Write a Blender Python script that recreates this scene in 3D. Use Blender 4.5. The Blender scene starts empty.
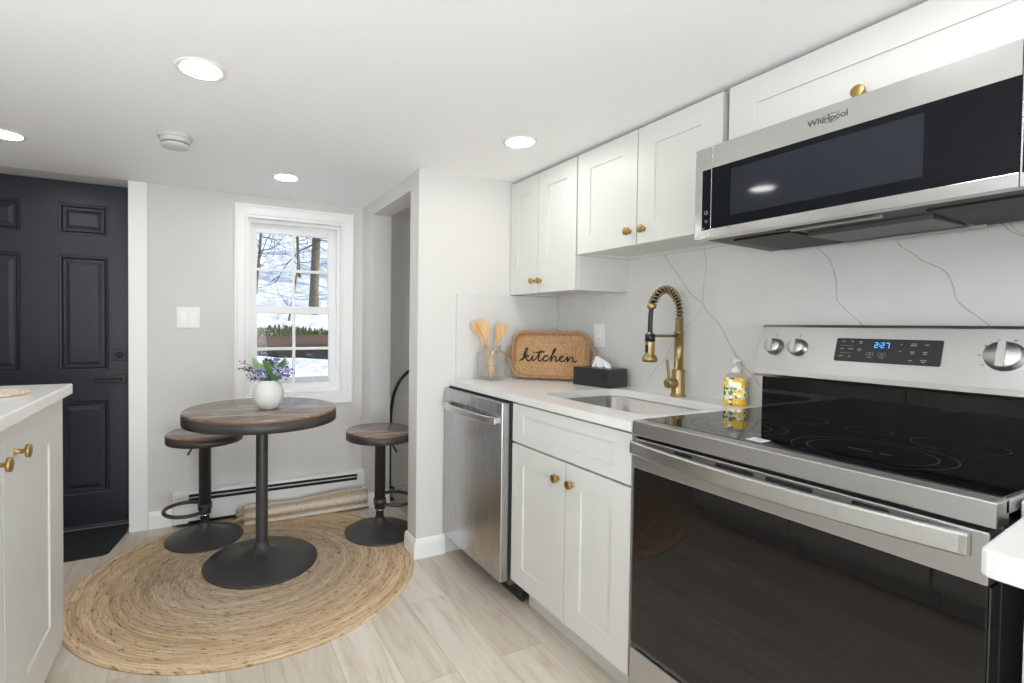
import bpy, bmesh, math, random
from mathutils import Vector, Matrix
random.seed(7)
SC = bpy.context.scene
COL = SC.collection
PI = math.pi

# ------------------------------------------------------------------ camera
cam_d = bpy.data.cameras.new('camera')
cam = bpy.data.objects.new('camera', cam_d)
COL.objects.link(cam)
yaw, pitch, roll, F = 0.453486, -0.0215315, 0.0107827, 494.17
cam_d.sensor_fit = 'HORIZONTAL'
cam_d.sensor_width = 36.0
cam_d.lens = F * 36.0 / 1024.0
cam_d.shift_x = (512 - 444.17) / 1024.0
cam_d.shift_y = (335.26 - 341.5) / 1024.0
cam_d.clip_start = 0.02
cam_d.clip_end = 300
_fw = Vector((math.sin(yaw), math.cos(yaw), 0)); _rt = Vector((math.cos(yaw), -math.sin(yaw), 0)); _up = Vector((0, 0, 1))
FW = _fw * math.cos(pitch) + _up * math.sin(pitch)
_u2 = _up * math.cos(pitch) - _fw * math.sin(pitch)
RT = _rt * math.cos(roll) + _u2 * math.sin(roll)
UP = _u2 * math.cos(roll) - _rt * math.sin(roll)
CAM = Vector((-1.16097, -1.08218, 1.20143))
M = Matrix((RT, UP, -FW)).transposed().to_4x4()
M.translation = CAM
cam.matrix_world = M
SC.camera = cam

# ------------------------------------------------------------------ view, sky, sun
SC.view_settings.view_transform = 'Standard'
SC.view_settings.look = 'None'
SC.view_settings.gamma = 1.0
SC.view_settings.use_curve_mapping = False
SC.view_settings.exposure = 0.12
SC.cycles.max_bounces = 14
SC.cycles.diffuse_bounces = 8
SC.cycles.glossy_bounces = 6
SC.cycles.transparent_max_bounces = 16
SC.cycles.sample_clamp_indirect = 8.0
LAMP = 56.0          # strength of the ceiling lamps' diffusers
w = bpy.data.worlds.new('sky'); SC.world = w; w.use_nodes = True
nt = w.node_tree
sky = nt.nodes.new('ShaderNodeTexSky'); sky.sky_type = 'NISHITA'; sky.sun_disc = False
sky.sun_elevation = math.radians(32); sky.sun_rotation = math.radians(115)
bg = nt.nodes['Background']; bg.inputs['Strength'].default_value = 0.26
nt.links.new(sky.outputs[0], bg.inputs['Color'])
sun_d = bpy.data.lights.new('sun', 'SUN'); sun_d.energy = 3.3; sun_d.angle = 0.01; sun_d.color = (1, .95, .88)
sun = bpy.data.objects.new('sun', sun_d); COL.objects.link(sun)
# unseen fill lamp added behind the camera, outside an added glass door
fill_d = bpy.data.lights.new('fill_light', 'AREA'); fill_d.shape = 'RECTANGLE'; fill_d.size = 1.7; fill_d.size_y = 1.8; fill_d.energy = 86; fill_d.color = (.92, .96, 1)
fill = bpy.data.objects.new('fill_light', fill_d); COL.objects.link(fill); fill.location = (-1.0, -3.45, .60); fill.rotation_euler = (PI / 2 + .62, 0, 0)   # tilted up to brighten the ceiling
# second unseen fill lamp, outside an added window above the island
fill2_d = bpy.data.lights.new('fill_light_side', 'AREA'); fill2_d.shape = 'RECTANGLE'; fill2_d.size = 1.3; fill2_d.size_y = .78; fill2_d.energy = 40; fill2_d.color = (.92, .96, 1)
fill2 = bpy.data.objects.new('fill_light_side', fill2_d); COL.objects.link(fill2); fill2.location = (-2.95, -.95, 1.24); fill2.rotation_euler = (PI / 2 + .42, 0, -PI / 2)
sun.rotation_euler = Vector((-.80, .22, -.50)).to_track_quat('-Z', 'Y').to_euler()

# ------------------------------------------------------------------ materials
def srgb(r, g, b):
    f = lambda c: (c / 255 / 12.92) if c / 255 <= .04045 else ((c / 255 + .055) / 1.055) ** 2.4
    return (f(r), f(g), f(b), 1)
def mat(name, col, rough=.5, metal=0, spec=.5, bump=None, coat=0, emit=None, estr=0, aniso=0):
    m = bpy.data.materials.new(name); m.use_nodes = True
    b = m.node_tree.nodes['Principled BSDF']
    b.inputs['Base Color'].default_value = col
    b.inputs['Roughness'].default_value = rough
    b.inputs['Metallic'].default_value = metal
    b.inputs['Specular IOR Level'].default_value = spec
    b.inputs['Coat Weight'].default_value = coat
    if aniso: b.inputs['Anisotropic'].default_value = aniso
    if emit:
        b.inputs['Emission Color'].default_value = emit; b.inputs['Emission Strength'].default_value = estr
    if bump:
        N = m.node_tree.nodes; L = m.node_tree.links
        tc = N.new('ShaderNodeTexCoord'); n = N.new('ShaderNodeTexNoise'); n.inputs['Scale'].default_value = bump[0]; n.inputs['Detail'].default_value = 4
        bp = N.new('ShaderNodeBump'); bp.inputs['Strength'].default_value = bump[1]; bp.inputs['Distance'].default_value = bump[2]
        L.new(tc.outputs['Object'], n.inputs['Vector']); L.new(n.outputs['Fac'], bp.inputs['Height']); L.new(bp.outputs[0], b.inputs['Normal'])
    return m
def nodes(m):
    return m.node_tree.nodes, m.node_tree.links, m.node_tree.nodes['Principled BSDF']
def ramp(N, stops):
    r = N.new('ShaderNodeValToRGB'); e = r.color_ramp.elements
    while len(e) < len(stops): e.new(.5)
    for i, (p, c) in enumerate(stops): e[i].position = p; e[i].color = c
    return r
def math_(N, L, op, a, b=None, c=None):
    n = N.new('ShaderNodeMath'); n.operation = op
    for i, v in enumerate((a, b, c)):
        if v is None: continue
        if hasattr(v, 'links'): L.new(v, n.inputs[i])
        else: n.inputs[i].default_value = v
    return n.outputs[0]

m_wall = mat('wall_paint', srgb(219, 217, 214), .6, bump=(60, .08, .002))
m_ceil = mat('ceiling_paint', srgb(252, 252, 252), .7, bump=(40, .06, .002))
m_trim = mat('white_trim', srgb(248, 248, 247), .35)
m_alc = mat('alcove_paint', srgb(226, 225, 223), .6)
m_cab = mat('cabinet_paint', srgb(218, 218, 214), .38)
m_cabin = mat('cabinet_inside', srgb(225, 215, 200), .6)
m_door = mat('navy_door_paint', srgb(38, 41, 51), .38, bump=(300, .05, .001))
m_blackm = mat('black_metal', srgb(74, 72, 71), .40, metal=.35, spec=.5)
m_blackp = mat('black_plastic', (.012, .012, .013, 1), .35)
m_brass = mat('brushed_brass', srgb(184, 152, 96), .34, metal=1)
m_brassd = mat('aged_brass', srgb(172, 150, 108), .36, metal=1)
m_chrome = mat('chrome', (.75, .75, .75, 1), .12, metal=1)
m_gasket = mat('dark_gap', (.008, .008, .008, 1), .6)
m_white_pl = mat('white_plastic', srgb(240, 240, 238), .3)
m_detector = mat('detector_plastic', srgb(212, 211, 207), .4)
m_glassblk = mat('black_glass', (.004, .004, .005, 1), .03, spec=.5)
m_mwglass = mat('microwave_glass', (.004, .0046, .007, 1), .04, spec=.18)
m_mwwin = mat('microwave_window', (.018, .021, .028, 1), .06, spec=.18)
m_ovenglass = mat('oven_glass', (.003, .0028, .0025, 1), .03, spec=.6)
m_darkmetal = mat('dark_metal', (.10, .10, .10, 1), .4, metal=.5)
m_filter = mat('hood_filter', (.007, .007, .007, 1), .5, metal=.3)
m_hoodgrey = mat('hood_grey', (.06, .06, .06, 1), .45, metal=.4)
m_porc = mat('vase_ceramic', srgb(226, 226, 222), .5, bump=(200, .1, .001))
m_digit = mat('blue_digits', (.02, .1, .3, 1), .4, emit=(.05, .36, 1, 1), estr=1.5)
m_print = mat('panel_print', srgb(150, 150, 150), .5)
m_ring = mat('burner_grey', srgb(74, 75, 76), .5)
m_tissuebox = mat('tissue_box_black', srgb(42, 42, 43), .3)
m_tissue = mat('tissue_paper', srgb(246, 246, 246), .9)
m_letter = mat('black_lettering', srgb(20, 18, 17), .7)
m_leaf = mat('leaf_green', srgb(72, 112, 48), .5)
m_leafp = mat('leaf_pale', srgb(150, 180, 120), .5)
m_purple = mat('blossom_purple', srgb(150, 140, 200), .6)
m_lilac = mat('blossom_lilac', srgb(198, 196, 230), .6)
m_twig = mat('twig_dark', srgb(48, 46, 58), .6)
m_stem = mat('stem_green', srgb(66, 88, 60), .6)
m_lamp = mat('lamp_diffuser', (1, 1, 1, 1), .5, emit=(1, .988, .965, 1), estr=LAMP)
m_snow = mat('snow', srgb(240, 242, 246), .7, bump=(3.5, .5, .3))
m_bark = mat('tree_bark', srgb(120, 110, 92), .9, bump=(14, .6, .03))
m_barkd = mat('branch_bark', srgb(78, 66, 58), .9)
m_deadleaf = mat('dead_leaf', srgb(140, 104, 70), .9)
m_shrub = mat('shrub_green', srgb(96, 104, 52), .9)
m_log = mat('timber_brown', srgb(92, 72, 60), .85, bump=(8, .5, .02))
m_logshade = mat('log_shade', srgb(42, 37, 36), .9)  # near-black colour for the shade below the outdoor log
m_ledge = mat('ledge_grey', srgb(176, 172, 165), .8)
m_spong = mat('sponge', srgb(214, 198, 172), .8)

def stainless(name, col, rough, axis, scale=1.0):
    m = mat(name, col, rough, metal=1); N, L, b = nodes(m)
    tc = N.new('ShaderNodeTexCoord'); mp = N.new('ShaderNodeMapping')
    s = [900, 900, 900]; s[axis] = 4
    mp.inputs['Scale'].default_value = [v * scale for v in s]
    n = N.new('ShaderNodeTexNoise'); n.inputs['Scale'].default_value = 1; n.inputs['Detail'].default_value = 2
    L.new(tc.outputs['Object'], mp.inputs[0]); L.new(mp.outputs[0], n.inputs['Vector'])
    r = math_(N, L, 'MULTIPLY_ADD', n.outputs['Fac'], .14, rough - .07)
    L.new(r, b.inputs['Roughness'])
    return m
m_ss = stainless('stainless_steel', (.53, .525, .515, 1), .34, 1)
m_ssd = stainless('stainless_dishwasher', (.50, .495, .50, 1), .27, 2)
m_sink = stainless('stainless_sink', (.42, .41, .395, 1), .34, 1)
m_ssmw = stainless('microwave_steel', (.60, .595, .585, 1), .20, 1)
m_sspol = stainless('polished_steel', (.64, .635, .62, 1), .30, 1)

def quartz(v=232):
    m = mat('white_quartz', srgb(240, 239, 236), .22, spec=.5); N, L, b = nodes(m)
    tc = N.new('ShaderNodeTexCoord'); n = N.new('ShaderNodeTexNoise'); n.inputs['Scale'].default_value = 3.5; n.inputs['Detail'].default_value = 6
    r = ramp(N, [(.3, srgb(v - 4, v - 5, v - 8)), (.7, srgb(v + 5, v + 4, v + 2))])
    L.new(tc.outputs['Object'], n.inputs['Vector']); L.new(n.outputs['Fac'], r.inputs[0]); L.new(r.outputs[0], b.inputs['Base Color'])
    return m
m_quartz = quartz()
m_splash = quartz(218); m_splash.name = 'white_quartz_splash'; m_splash.node_tree.nodes['Principled BSDF'].inputs['Roughness'].default_value = .3
m_vein = mat('quartz_vein', srgb(184, 178, 170), .4)

def wood_floor():
    m = mat('oak_planks', (1, 1, 1, 1), .42, spec=.4); N, L, b = nodes(m)
    tc = N.new('ShaderNodeTexCoord'); mp = N.new('ShaderNodeMapping'); mp.inputs['Rotation'].default_value = (0, 0, PI / 2)
    mp.inputs['Location'].default_value = (-.81, .01, 0)
    L.new(tc.outputs['Object'], mp.inputs[0])
    br = N.new('ShaderNodeTexBrick'); br.inputs['Color1'].default_value = (0, 0, 0, 1); br.inputs['Color2'].default_value = (1, 1, 1, 1)
    br.inputs['Mortar'].default_value = (.5, .5, .5, 1)
    br.inputs['Scale'].default_value = 1; br.inputs['Mortar Size'].default_value = .0012; br.inputs['Brick Width'].default_value = 1.22; br.inputs['Row Height'].default_value = .18
    br.offset = .37; br.inputs['Mortar Smooth'].default_value = 0
    L.new(mp.outputs[0], br.inputs['Vector'])
    # grain stretched along the planks, shifted per plank
    gm = N.new('ShaderNodeMapping'); gm.inputs['Scale'].default_value = (9, 1.1, 1)
    va = N.new('ShaderNodeVectorMath'); va.operation = 'ADD'
    L.new(tc.outputs['Object'], va.inputs[0])
    sc = N.new('ShaderNodeVectorMath'); sc.operation = 'SCALE'; sc.inputs['Scale'].default_value = 7
    L.new(br.outputs['Color'], sc.inputs[0]); L.new(sc.outputs[0], va.inputs[1]); L.new(va.outputs[0], gm.inputs[0])
    n = N.new('ShaderNodeTexNoise'); n.inputs['Scale'].default_value = 2.2; n.inputs['Detail'].default_value = 8; n.inputs['Distortion'].default_value = 1.2; n.inputs['Roughness'].default_value = .62
    L.new(gm.outputs[0], n.inputs['Vector'])
    r = ramp(N, [(.30, srgb(206, 191, 174)), (.48, srgb(224, 213, 199)), (.70, srgb(234, 226, 215))])
    L.new(n.outputs['Fac'], r.inputs[0])
    mx = N.new('ShaderNodeMix'); mx.data_type = 'RGBA'; mx.blend_type = 'MULTIPLY'; mx.inputs['Factor'].default_value = 1
    r2 = ramp(N, [(0, (.80, .78, .75, 1)), (1, (1, 1, 1, 1))])
    L.new(br.outputs['Color'], r2.inputs[0])
    L.new(r.outputs[0], mx.inputs[6]); L.new(r2.outputs[0], mx.inputs[7])
    m2 = N.new('ShaderNodeMix'); m2.data_type = 'RGBA'
    L.new(br.outputs['Fac'], m2.inputs['Factor']); L.new(mx.outputs[2], m2.inputs[6]); m2.inputs[7].default_value = srgb(190, 175, 157)
    L.new(m2.outputs[2], b.inputs['Base Color'])
    bp = N.new('ShaderNodeBump'); bp.inputs['Strength'].default_value = .12; bp.inputs['Distance'].default_value = .002
    L.new(n.outputs['Fac'], bp.inputs['Height']); L.new(bp.outputs[0], b.inputs['Normal'])
    return m
m_floor = wood_floor()

def table_wood():
    m = mat('weathered_wood', (1, 1, 1, 1), .24, spec=.6); N, L, b = nodes(m)
    tc = N.new('ShaderNodeTexCoord'); mp = N.new('ShaderNodeMapping'); mp.inputs['Rotation'].default_value = (0, 0, .25); mp.inputs['Scale'].default_value = (1.6, 14, 1)
    n = N.new('ShaderNodeTexNoise'); n.inputs['Scale'].default_value = 3; n.inputs['Detail'].default_value = 7; n.inputs['Distortion'].default_value = .8
    L.new(tc.outputs['Object'], mp.inputs[0]); L.new(mp.outputs[0], n.inputs['Vector'])
    r = ramp(N, [(.28, srgb(92, 76, 66)), (.5, srgb(134, 118, 108)), (.72, srgb(172, 158, 148))])
    L.new(n.outputs['Fac'], r.inputs[0]); L.new(r.outputs[0], b.inputs['Base Color'])
    return m
m_twood = table_wood()
m_tedge = mat('wood_edge', srgb(118, 82, 62), .5)

def light_wood():
    m = mat('bamboo', (1, 1, 1, 1), .5); N, L, b = nodes(m)
    tc = N.new('ShaderNodeTexCoord'); mp = N.new('ShaderNodeMapping'); mp.inputs['Scale'].default_value = (60, 60, 8)
    n = N.new('ShaderNodeTexNoise'); n.inputs['Scale'].default_value = 1; n.inputs['Detail'].default_value = 3
    L.new(tc.outputs['Object'], mp.inputs[0]); L.new(mp.outputs[0], n.inputs['Vector'])
    r = ramp(N, [(.3, srgb(196, 150, 96)), (.7, srgb(226, 186, 132))])
    L.new(n.outputs['Fac'], r.inputs[0]); L.new(r.outputs[0], b.inputs['Base Color'])
    return m
m_bamboo = light_wood()

def rug_mat():
    m = mat('braided_jute', (1, 1, 1, 1), .95, spec=.1); N, L, b = nodes(m)
    tc = N.new('ShaderNodeTexCoord'); sp = N.new('ShaderNodeSeparateXYZ'); L.new(tc.outputs['Object'], sp.inputs[0])
    x, y = sp.outputs[0], math_(N, L, 'MULTIPLY', sp.outputs[1], 1.06)
    d = math_(N, L, 'SQRT', math_(N, L, 'ADD', math_(N, L, 'MULTIPLY', x, x), math_(N, L, 'MULTIPLY', y, y)))
    ang = math_(N, L, 'ARCTAN2', y, x)
    n0 = N.new('ShaderNodeTexNoise'); n0.inputs['Scale'].default_value = 4; L.new(tc.outputs['Object'], n0.inputs['Vector'])
    dd = math_(N, L, 'MULTIPLY_ADD', n0.outputs['Fac'], .012, d)
    spir = math_(N, L, 'MULTIPLY_ADD', ang, 1 / (2 * PI), math_(N, L, 'MULTIPLY', dd, 70))   # spiral of braids
    ringf = math_(N, L, 'FRACT', spir)
    ridge = math_(N, L, 'SINE', math_(N, L, 'MULTIPLY', ringf, PI))
    # plaits along the braid
    pl = math_(N, L, 'SINE', math_(N, L, 'ADD', math_(N, L, 'MULTIPLY', math_(N, L, 'MULTIPLY', ang, d), 330), math_(N, L, 'MULTIPLY', ringf, 5)))
    cv = N.new('ShaderNodeCombineXYZ')
    L.new(math_(N, L, 'MULTIPLY', spir, .85), cv.inputs[0]); L.new(math_(N, L, 'MULTIPLY', ang, 2.4), cv.inputs[1])
    cf = N.new('ShaderNodeCombineXYZ')
    L.new(math_(N, L, 'MULTIPLY', spir, 1.0), cf.inputs[0]); L.new(math_(N, L, 'MULTIPLY', math_(N, L, 'MULTIPLY', ang, d), 22), cf.inputs[1])
    nc = N.new('ShaderNodeTexNoise'); nc.inputs['Scale'].default_value = 1.7; nc.inputs['Detail'].default_value = 4; L.new(cv.outputs[0], nc.inputs['Vector'])
    nf = N.new('ShaderNodeTexNoise'); nf.inputs['Scale'].default_value = 160; nf.inputs['Detail'].default_value = 3; L.new(tc.outputs['Object'], nf.inputs['Vector'])
    v = math_(N, L, 'ADD', math_(N, L, 'MULTIPLY', nc.outputs['Fac'], .8), math_(N, L, 'MULTIPLY', nf.outputs['Fac'], .35))
    r = ramp(N, [(.34, srgb(168, 138, 112)), (.47, srgb(220, 195, 166)), (.62, srgb(240, 218, 190)), (.80, srgb(253, 241, 224))])
    L.new(v, r.inputs[0])
    # greyer yarn in the middle bands
    r2 = ramp(N, [(.18, srgb(222, 220, 220)), (.44, srgb(226, 222, 218)), (.60, srgb(240, 230, 214)), (.80, (1, .94, .83, 1))])
    L.new(d, r2.inputs[0])
    mx = N.new('ShaderNodeMix'); mx.data_type = 'RGBA'; mx.blend_type = 'MULTIPLY'; mx.inputs['Factor'].default_value = .85
    L.new(r.outputs[0], mx.inputs[6]); L.new(r2.outputs[0], mx.inputs[7])
    # grey-brown flecks woven in
    nk = N.new('ShaderNodeTexNoise'); nk.inputs['Scale'].default_value = 1.1; nk.inputs['Detail'].default_value = 3; L.new(cf.outputs[0], nk.inputs['Vector'])
    rk = ramp(N, [(.58, (0, 0, 0, 1)), (.68, (.75, .75, .75, 1))]); L.new(nk.outputs['Fac'], rk.inputs[0])
    mk = N.new('ShaderNodeMix'); mk.data_type = 'RGBA'; L.new(rk.outputs[0], mk.inputs['Factor']); L.new(mx.outputs[2], mk.inputs[6]); mk.inputs[7].default_value = srgb(112, 90, 74)
    cb = N.new('ShaderNodeCombineXYZ'); L.new(math_(N, L, 'MULTIPLY', dd, 16), cb.inputs[0]); L.new(math_(N, L, 'MULTIPLY', ang, .5), cb.inputs[1])
    nb = N.new('ShaderNodeTexNoise'); nb.inputs['Scale'].default_value = 1.6; nb.inputs['Detail'].default_value = 3; L.new(cb.outputs[0], nb.inputs['Vector'])
    rb = ramp(N, [(.36, srgb(228, 223, 218)), (.60, (1, 1, 1, 1))]); L.new(nb.outputs['Fac'], rb.inputs[0])
    mb = N.new('ShaderNodeMix'); mb.data_type = 'RGBA'; mb.blend_type = 'MULTIPLY'; mb.inputs['Factor'].default_value = 1
    L.new(mk.outputs[2], mb.inputs[6]); L.new(rb.outputs[0], mb.inputs[7]); L.new(mb.outputs[2], b.inputs['Base Color'])
    h = math_(N, L, 'ADD', math_(N, L, 'MULTIPLY', ridge, 1.0), math_(N, L, 'ADD', math_(N, L, 'MULTIPLY', pl, .10), math_(N, L, 'MULTIPLY', nf.outputs['Fac'], .5)))
    bp = N.new('ShaderNodeBump'); bp.inputs['Strength'].default_value = .6; bp.inputs['Distance'].default_value = .005
    L.new(h, bp.inputs['Height']); L.new(bp.outputs[0], b.inputs['Normal'])
    return m
m_rug = rug_mat()

def rope_mat(name, c1, c2, scale):
    m = mat(name, (1, 1, 1, 1), .85, spec=.2); N, L, b = nodes(m)
    tc = N.new('ShaderNodeTexCoord'); n = N.new('ShaderNodeTexNoise'); n.inputs['Scale'].default_value = scale; n.inputs['Detail'].default_value = 4
    L.new(tc.outputs['Object'], n.inputs['Vector'])
    r = ramp(N, [(.32, c1), (.66, c2)]); L.new(n.outputs['Fac'], r.inputs[0]); L.new(r.outputs[0], b.inputs['Base Color'])
    bp = N.new('ShaderNodeBump'); bp.inputs['Strength'].default_value = .8; bp.inputs['Distance'].default_value = .004
    L.new(n.outputs['Fac'], bp.inputs['Height']); L.new(bp.outputs[0], b.inputs['Normal'])
    return m
m_seagrass = rope_mat('woven_seagrass', srgb(160, 114, 78), srgb(234, 198, 154), 220)
m_seagrassd = rope_mat('woven_seagrass_dark', srgb(132, 90, 64), srgb(212, 172, 130), 200)
m_mat = rope_mat('charcoal_mat', srgb(26, 27, 29), srgb(62, 64, 68), 170)
m_fringe = rope_mat('fringe_yarn', srgb(190, 172, 150), srgb(228, 214, 196), 150)

def roll_mat():
    m = mat('striped_weave', (1, 1, 1, 1), .95, spec=.1); N, L, b = nodes(m)
    tc = N.new('ShaderNodeTexCoord'); sp = N.new('ShaderNodeSeparateXYZ'); L.new(tc.outputs['Object'], sp.inputs[0])
    ang = math_(N, L, 'ARCTAN2', sp.outputs[2], sp.outputs[1])
    s = math_(N, L, 'SINE', math_(N, L, 'MULTIPLY', ang, 9))
    n = N.new('ShaderNodeTexNoise'); n.inputs['Scale'].default_value = 150; n.inputs['Detail'].default_value = 3; L.new(tc.outputs['Object'], n.inputs['Vector'])
    v = math_(N, L, 'ADD', math_(N, L, 'MULTIPLY', s, .20), n.outputs['Fac'])
    r = ramp(N, [(.30, srgb(182, 160, 134)), (.5, srgb(212, 194, 170)), (.76, srgb(238, 230, 218))])
    L.new(v, r.inputs[0]); L.new(r.outputs[0], b.inputs['Base Color'])
    bp = N.new('ShaderNodeBump'); bp.inputs['Strength'].default_value = .8; bp.inputs['Distance'].default_value = .004
    L.new(n.outputs['Fac'], bp.inputs['Height']); L.new(bp.outputs[0], b.inputs['Normal'])
    return m
m_roll = roll_mat()

def lemon_mat():
    m = mat('lemon_print', (1, 1, 1, 1), .12, coat=.5); N, L, b = nodes(m)
    tc = N.new('ShaderNodeTexCoord')
    def vor(scale, off, rnd=.75):
        mp = N.new('ShaderNodeMapping'); mp.inputs['Location'].default_value = off
        v = N.new('ShaderNodeTexVoronoi'); v.inputs['Scale'].default_value = scale; v.inputs['Randomness'].default_value = rnd
        L.new(tc.outputs['Object'], mp.inputs[0]); L.new(mp.outputs[0], v.inputs['Vector']); return v.outputs['Distance']
    base = (.86, .60, .10, 1); prev = None
    def over(mask, col, prev):
        mx = N.new('ShaderNodeMix'); mx.data_type = 'RGBA'; L.new(mask, mx.inputs['Factor'])
        if prev is None: mx.inputs[6].default_value = srgb(244, 226, 168)
        else: L.new(prev, mx.inputs[6])
        mx.inputs[7].default_value = col
        return mx.outputs[2]
    prev = over(math_(N, L, 'LESS_THAN', vor(46, (.3, .1, .2)), .44), srgb(70, 104, 30), prev)
    prev = over(math_(N, L, 'LESS_THAN', vor(30, (0, 0, 0)), .56), srgb(240, 190, 20), prev)
    prev = over(math_(N, L, 'LESS_THAN', vor(52, (.7, .4, .9)), .30), srgb(250, 250, 246), prev)
    L.new(prev, b.inputs['Base Color'])
    return m
m_lemon = lemon_mat()

def clear_glass(name, tint=(1, 1, 1, 1), gloss=.5, pw=4.0):
    m = bpy.data.materials.new(name); m.use_nodes = True; N = m.node_tree.nodes; L = m.node_tree.links
    N.remove(N['Principled BSDF'])
    tr = N.new('ShaderNodeBsdfTransparent'); tr.inputs[0].default_value = tint
    gl = N.new('ShaderNodeBsdfGlossy'); gl.inputs['Roughness'].default_value = .02
    lw = N.new('ShaderNodeLayerWeight'); lw.inputs[0].default_value = .5
    mx = N.new('ShaderNodeMixShader')
    L.new(math_(N, L, 'MULTIPLY_ADD', math_(N, L, 'POWER', lw.outputs['Facing'], pw), .55 * gloss, .035 * gloss), mx.inputs[0]); L.new(tr.outputs[0], mx.inputs[1]); L.new(gl.outputs[0], mx.inputs[2])
    L.new(mx.outputs[0], N['Material Output'].inputs['Surface'])
    return m
m_pane = clear_glass('window_glass', (.99, 1, 1, 1), .35)
m_jar = clear_glass('jar_glass', (.985, .99, .987, 1), 1.5, 2.2)
m_pump = clear_glass('pump_plastic', (.97, .97, .97, 1), .8)

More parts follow.
